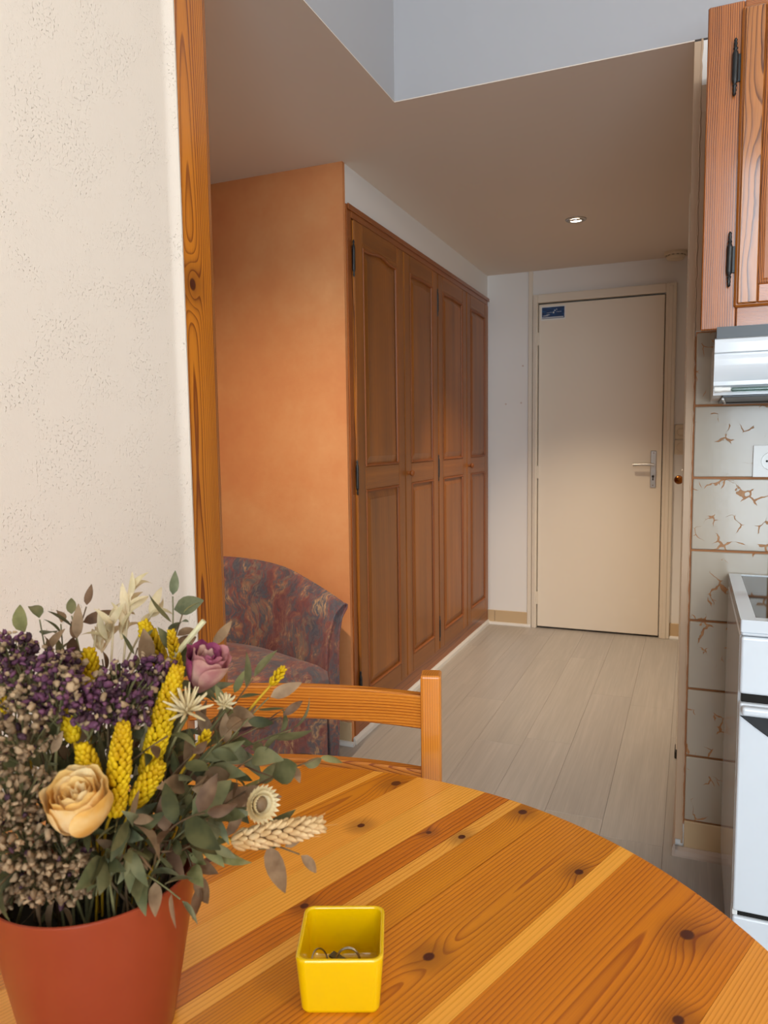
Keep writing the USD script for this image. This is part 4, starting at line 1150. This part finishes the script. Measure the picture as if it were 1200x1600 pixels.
def rose(name, label, c, axis, R, H, mats, seed, npet=17, opening=0.55):
    rnd = random.Random(seed)
    c = np.array(c, float); axis = unit(axis)
    cv = stem_curve(rnd, c - axis * H * 0.45, 14)
    t, b = start(name, label, 'dried rose', cv)
    obj('stem', tube(cv - b, 0.0018, 6), M['stem_g'], t, smooth=True)
    u = unit(np.cross(axis, [0.2, 0.1, 0.95])); v = np.cross(axis, u)
    o = c - axis * H * 0.5 - b
    for k in range(npet):
        f = k / (npet - 1)
        Rk = R * (0.16 + 0.84 * f ** 0.8)
        hk = H * (0.86 + 0.14 * math.sin(f * 2.4)) * (1.0 - 0.10 * f)
        ph = k * 2.3999 + rnd.uniform(-0.2, 0.2)
        half = (1.25 - 0.35 * f) * rnd.uniform(0.9, 1.1)
        rows = []
        nt, na = 9, 9
        for i in range(nt + 1):
            s = i / nt
            row = []
            for j in range(na + 1):
                a_ = -1 + 2 * j / na
                wd = half * (0.35 + 0.65 * math.sin(math.pi * min(1, 0.1 + 0.62 * s)))
                prof = math.sin(math.pi * (0.06 + (0.62 - 0.10 * opening * f) * s))
                rr = Rk * prof * (1 + 0.05 * a_ * a_)
                zz = hk * s * (1 - 0.10 * a_ * a_ * s)
                if s > 0.75:
                    e = (s - 0.75) / 0.25
                    rr += R * 0.20 * f * e * e * (1 - 0.4 * a_ * a_) + 0.0009 * math.sin(7 * a_ + k * 1.7) * e
                    zz += 0.0013 * math.sin(5 * a_ + k * 2.1) * e
                an = ph + a_ * wd
                row.append(o + (u * math.cos(an) + v * math.sin(an)) * rr + axis * zz)
            rows.append(row)
        pm = grid(np.array(rows))
        obj('petal', pm, mats[k % len(mats)], t, smooth=True)
        SP.add(pm.subdivide().vertices + b)
    for k in range(5):
        an = k * 2 * math.pi / 5
        rad = u * math.cos(an) + v * math.sin(an)
        obj('sepal', leaf(o - axis * 0.002, unit(rad + axis * 0.2), axis, 0.016, 0.005, 0.3, 0.3), LEAF[1], t, smooth=True)
    SP.close()
    return t

def statice(name, label, c, r, seed, cols, n=90, group=None, squash=0.75):
    rnd = random.Random(seed)
    c = np.array(c, float)
    cv = stem_curve(rnd, c - np.array([0, 0, r * 0.6]), 14)
    t, b = start(name, label, 'dried flowers', cv, group)
    twigs = [tube(cv - b, 0.0012, 5)]
    fl = [[] for _ in cols]
    ico = trimesh.creation.icosphere(1, 1.0)
    for k in range(n):
        d = rnd_unit(rnd)
        rad = r * rnd.uniform(0.30, 1.0) ** 0.5 * rnd.choice((1.0, 1.0, 1.12))
        p = c + d * [rad, rad, rad * squash] - b
        q = ico.vertices.copy()
        sz = rnd.choice((0.9, 1.1, 1.3, 1.6))
        q *= np.array([rnd.uniform(0.0009, 0.0017), rnd.uniform(0.0009, 0.0017), rnd.uniform(0.0014, 0.0026)]) * sz
        q *= (1 + 0.45 * (np.sin(q[:, :1] * 3500 + k) * np.sin(q[:, 1:2] * 3100)))
        Rm = trimesh.transformations.random_rotation_matrix(np.array([rnd.random(), rnd.random(), rnd.random()]))[:3, :3]
        w = q @ Rm.T + p
        ci = rnd.choices(range(len(cols)), [w_ for _, w_ in cols])[0]
        if SP.gap(w + b).min() < 0.0012:
            continue
        if k % 3 == 0:
            s_ = cv[-2] - b
            tw = bez(s_, (s_ + p) / 2 + [0, 0, r * 0.2], p, 5)
            if SP.gap(dense(tw + b, 0.0015)).min() > 0.0014:
                twigs.append(tube(tw, 0.0005, 4))
                SP.add(dense(tw + b, 0.0012))
        fl[ci].append(trimesh.Trimesh(w, ico.faces, process=False))
        SP.add(w + b)
    obj('twigs', twigs, M['stem_g'], t, smooth=True, kind='stuff')
    for (mat, _), f in zip(cols, fl):
        if f:
            obj('florets', f, mat, t, smooth=True, kind='stuff')
    SP.close()
    return t

# roses
pr1 = [leaf_material('rose_cream', C(244, 202, 122), C(252, 228, 174), 0.3), leaf_material('rose_amber', C(242, 190, 96), C(250, 216, 146), 0.3)]
pr2 = [leaf_material('rose_mauve', C(172, 92, 112), C(214, 150, 142), 0.25), leaf_material('rose_purple', C(116, 34, 76), C(170, 84, 112), 0.2), leaf_material('rose_dusty', C(196, 132, 128), C(224, 178, 156), 0.25)]
rose('dried_rose', 'large cream and amber dried rose low at the front of the bouquet', ROSES[0], unit(CAMD) * 0.45 + [0.0, 0.0, 0.85] - RIGHT * 0.15, 0.0225, 0.047, pr1, 4, 19, 0.15)
rose('dried_rose', 'purple and pink dried rose at the upper right of the bouquet', ROSES[1], unit(CAMD) * 0.25 + [0.0, 0.0, 0.8] + RIGHT * 0.25, 0.0175, 0.042, pr2, 9, 15, 0.8)
# yellow ears
YL = ['yellow dyed grass ear standing high at the back of the bouquet beside the pale oats', 'longest yellow dyed grass ear, upright right of the purple statice', 'plump yellow dyed grass ear just above the right side of the cream rose',
      'short yellow dyed grass ear directly behind the cream rose', 'yellow dyed ear with a pointed top behind the purple statice at the back', 'yellow dyed ear leaning right of the cream rose over the brown leaves',
      'small yellow dyed ear under the purple statice, left of centre', 'tiny bright yellow bud at the right edge of the bouquet in front of the armchair', 'tiny yellow bud below the spiky straw flower',
      'yellow ear cut by the left edge of the picture', 'thin yellow ear partly behind the longest yellow ear', 'yellow stalk hanging low over the left rim of the pot', 'second yellow stalk bent over the left rim of the pot', 'yellow stalk bent down to the left just above the pot rim']
for k, (tip, bs, r) in enumerate(YELLOW):
    rnd = random.Random(100 + k)
    cv = stem_curve(rnd, bs, 14)
    t, b = start('yellow_ear', YL[k], 'dried grass', cv)
    obj('stem', tube(cv - b, 0.0012, 5), M['stem_y'], t, smooth=True)
    small = r < 0.0052
    kernels(b, np.array(tip) - b, np.array(bs) - b, r, rnd, M['ear_y'], t, rows=4 if small else 7, per=0.0024 if small else 0.0030, kl=0.0030 if small else 0.0042, kr=0.0016 if small else 0.0023)
# statice
PLb = ['big purple statice cluster in the middle of the bouquet', 'purple statice head right of the middle touching the longest yellow ear', 'purple statice head low in the middle above the yellow ears', 'purple and cream statice cluster at the left of the bouquet',
       'purple statice head at the far left edge', 'purple and cream statice head between the left cluster and the middle cluster', 'purple statice head under the middle cluster, to its right', 'small purple statice head behind the others at the back']
for k, (c, r) in enumerate(PURPLE):
    mixc = [(M['purple'], 5), (M['plum'], 4), (M['tan'], 2.2 if k in (0, 1, 2, 6) else 5)]
    statice('purple_statice', PLb[k], c, r, 200 + k, mixc, n=int(80 + r * 7600))
TL = ['tan statice head at the left edge below the purple one', 'largest tan statice head at the left edge', 'tan statice head just left of the cream rose', 'tan statice head at the left edge below the cream rose', 'brown statice head under the cream rose', 'brown statice head touching the pot rim',
      'tan statice head between purple statice and the left edge', 'brown statice head hanging at the left pot rim', 'brown statice head low above the left pot rim']
for k, (c, r) in enumerate(TAN):
    statice('tan_statice', TL[k], c, r, 300 + k, [(M['tan'], 5), (M['tan2'], 5), (M['plum'], 0.8)], n=int(55 + r * 4800))
# straw flowers
SL = ['spiky cream straw flower under the purple rose', 'round cream everlasting daisy at the right side of the bouquet', 'small cream straw bud at the right of the purple rose']
for k, (c, r, kind_) in enumerate(STRAW):
    rnd = random.Random(400 + k)
    c = np.array(c)
    cv = stem_curve(rnd, c - [0, 0, 0.004], 14)
    t, b = start('straw_flower', SL[k], 'dried flower', cv)
    obj('stem', tube(cv - b, 0.0012, 5), M['stem_g'], t, smooth=True)
    ax = unit(CAMD + np.array([0, 0, 0.8])) if kind_ == 'spiky' else unit(CAMD + RIGHT * 0.35)
    u = unit(np.cross(ax, [0.1, 0.3, 0.9])); v = np.cross(ax, u)
    br = []
    if kind_ == 'spiky':
        for j in range(26):
            an = j * 2.39996
            el = 0.25 + 1.0 * (j / 26)
            d = unit((u * math.cos(an) + v * math.sin(an)) * math.sin(el) + ax * math.cos(el))
            s = c - b + d * r * 0.15
            br.append(tube([s, s + d * r * 0.5, s + d * r * rnd.uniform(0.85, 1.1)], [0.0010, 0.0013, 0.0005], 5))
    else:
        for ring_, el in ((0, 1.35), (1, 1.05), (2, 0.75)):
            for j in range(22):
                an = j * 2 * math.pi / 22 + ring_ * 0.14
                rad = u * math.cos(an) + v * math.sin(an)
                d = unit(rad * math.sin(el) + ax * math.cos(el))
                br.append(leaf(c - b + rad * r * 0.25, d, ax, r * (0.85 - 0.12 * ring_), r * 0.26, -0.5, 0.3, 4))
    obj('bracts', br, M['cream'], t, smooth=True, kind='stuff')
    SP.add(np.vstack([q_.vertices for q_ in br]) + b)
    SP.close()
    if kind_ != 'spiky':
        obj('flower_centre', trimesh.creation.icosphere(2, r * 0.36).apply_scale([1, 1, 1]).apply_translation(c - b + ax * r * 0.12), M['tan2'], t, smooth=True)
# wheat, oats, a bare stick
for k, (tip, bs, r) in enumerate(WHEAT):
    rnd = random.Random(500 + k)
    cv = stem_curve(rnd, bs, 14)
    t, b = start('wheat_ear', 'beige wheat ear reaching out to the right over the table', 'dried wheat', cv)
    obj('stem', tube(cv - b, 0.0013, 5), M['stem_y'], t, smooth=True)
    kernels(b, np.array(tip) - b, np.array(bs) - b, r, rnd, M['ear_w'], t, rows=6, per=0.0040, kl=0.0060, kr=0.0024)
    tp, bb = np.array(tip) - b, np.array(bs) - b
    obj('awns', [tube([bb + (tp - bb) * f, tp + unit(tp - bb) * 0.012 * f + rnd_unit(rnd) * 0.009], [0.0003, 0.0001], 4) for f in np.linspace(0.4, 1, 8)], M['ear_w'], t, kind='stuff')
    SP.close()
OL = ['pale papery oat spray standing highest at the back of the bouquet', 'pale oat spray leaning right at the back', 'pale green papery fan at the back left of the oats', 'small pale oat tuft under the papery fan']
for k, (tip, bs) in enumerate(OATS):
    rnd = random.Random(600 + k)
    cv = stem_curve(rnd, tip, 18)
    t, b = start('oat_spray', OL[k], 'dried oats', cv)
    obj('stem', tube(cv - b, 0.0010, 5), M['oat'], t, smooth=True)
    d0 = unit(np.array(tip) - np.array(bs)); L0 = np.linalg.norm(np.array(tip) - np.array(bs))
    for j in range(20):
        f = j / 19
        p = np.array(bs) + d0 * L0 * f
        side = unit(np.cross(d0, rnd_unit(rnd)))
        dd = unit(d0 * 0.9 + side * rnd.uniform(0.3, 0.9))
        ln = rnd.uniform(0.018, 0.031)
        hk = leaf(p - b, dd, unit(CAMD + rnd_unit(rnd) * 0.7), ln, ln * 0.26, rnd.uniform(0.2, 0.9), 0.6, 10)
        if SP.gap(hk.vertices + b).min() > 0.0015:
            obj('husk', hk, M['oat'], t, smooth=True)
            SP.add(hk.subdivide().vertices + b)
    SP.close()
for tip, bs in STICK:
    rnd = random.Random(700)
    cv = np.vstack([stem_curve(rnd, bs, 12)[:-1], np.linspace(np.array(bs), np.array(tip), 4)])
    t, b = start('cut_stalk', 'bare pale cut stalk sticking out behind the purple rose in front of the post', 'dried stalk', cv)
    SP.add(dense(cv))
    SP.add(dense(cv) + [0.0015, 0, 0])
    SP.close()
    obj('stalk', tube(cv - b, 0.0024, 8), leaf_material('stalk_pale', C(206, 192, 142), C(224, 212, 168), 0.1), t, smooth=40)
# leaf sprigs
sets = [[LEAF[0], LEAF[1], LEAF[4], LEAF[2]], [LEAF[0], LEAF[2], LEAF[2], LEAF[3]], [LEAF[4], LEAF[0], LEAF[2]], [LEAF[1], LEAF[5], LEAF[0]]]
TOPL = ['at the top left, first from the left', 'at the top in front of the plaster wall', 'between the two tall sprigs at the top left', 'low at the top left above the purple statice', 'left of the pale oats', 'just above the left purple statice',
        'at the top touching the foot of the post', 'between the oats and the post', 'behind the pale oats', 'under the papery fan', 'between the cut stalk and the oats']
RGTL = ['right of the purple rose in front of the armchair seat', 'under the tiny yellow bud', 'in front of the left end of the chair rail', 'at the right edge of the bouquet under the chair rail', 'reaching farthest right over the far table edge', 'over the far table edge, below the farthest one',
        'right of the everlasting daisy', 'beside the small straw bud', 'under the purple rose', 'below the spiky straw flower', 'between the chair rail and the everlasting daisy', 'above the everlasting daisy', 'below the wheat ear, farthest right', 'just under the foot of the wheat ear',
        'left of the wheat ear', 'left of the everlasting daisy', 'hanging over the right rim of the pot']
for k, tip in enumerate(SPRIGS):
    if k < 11:
        lab, grp = 'leaf sprig in the bouquet ' + TOPL[k], None
    elif k < 28:
        lab, grp = 'leaf sprig in the bouquet ' + RGTL[k - 11], None
    elif k >= len(SPRIGS) - 12:
        lab, grp = 'short leaf sprig behind the statice at the back of the bouquet', 'short leaf sprigs at the back of the bouquet'
    else:
        lab, grp = 'dried leaf sprig between the flowers low in the bouquet', 'leaf sprigs among the flowers low in the bouquet'
    sprig(tip, 800 + k, lab, grp, sets[(k * 7) % 4], L=(0.022, 0.036) if k < 11 or k >= len(SPRIGS) - 12 else (0.022, 0.038), nl=(10, 14), t0=0.42, slim=0.33 if k % 3 else 0.42, must=k < 8)
rnd = random.Random(77)
for k in range(90):
    an = rnd.uniform(0, 2 * math.pi) if k < 66 else math.radians(112) + rnd.uniform(-0.9, 0.9); rr = rnd.uniform(0.03, 0.12) if k < 66 else rnd.uniform(0.02, 0.07)
    tip = (PC[0] + rr * math.cos(an), PC[1] + rr * math.sin(an), rnd.uniform(0.92, 1.045))
    sprig(tip, 900 + k, 'dark dried leaf sprig filling the inside of the bouquet', 'leaf sprigs filling the inside of the bouquet', [LEAF[1], LEAF[1], LEAF[3], LEAF[0]], L=(0.022, 0.034), nl=(10, 14), t0=0.3, must=False)
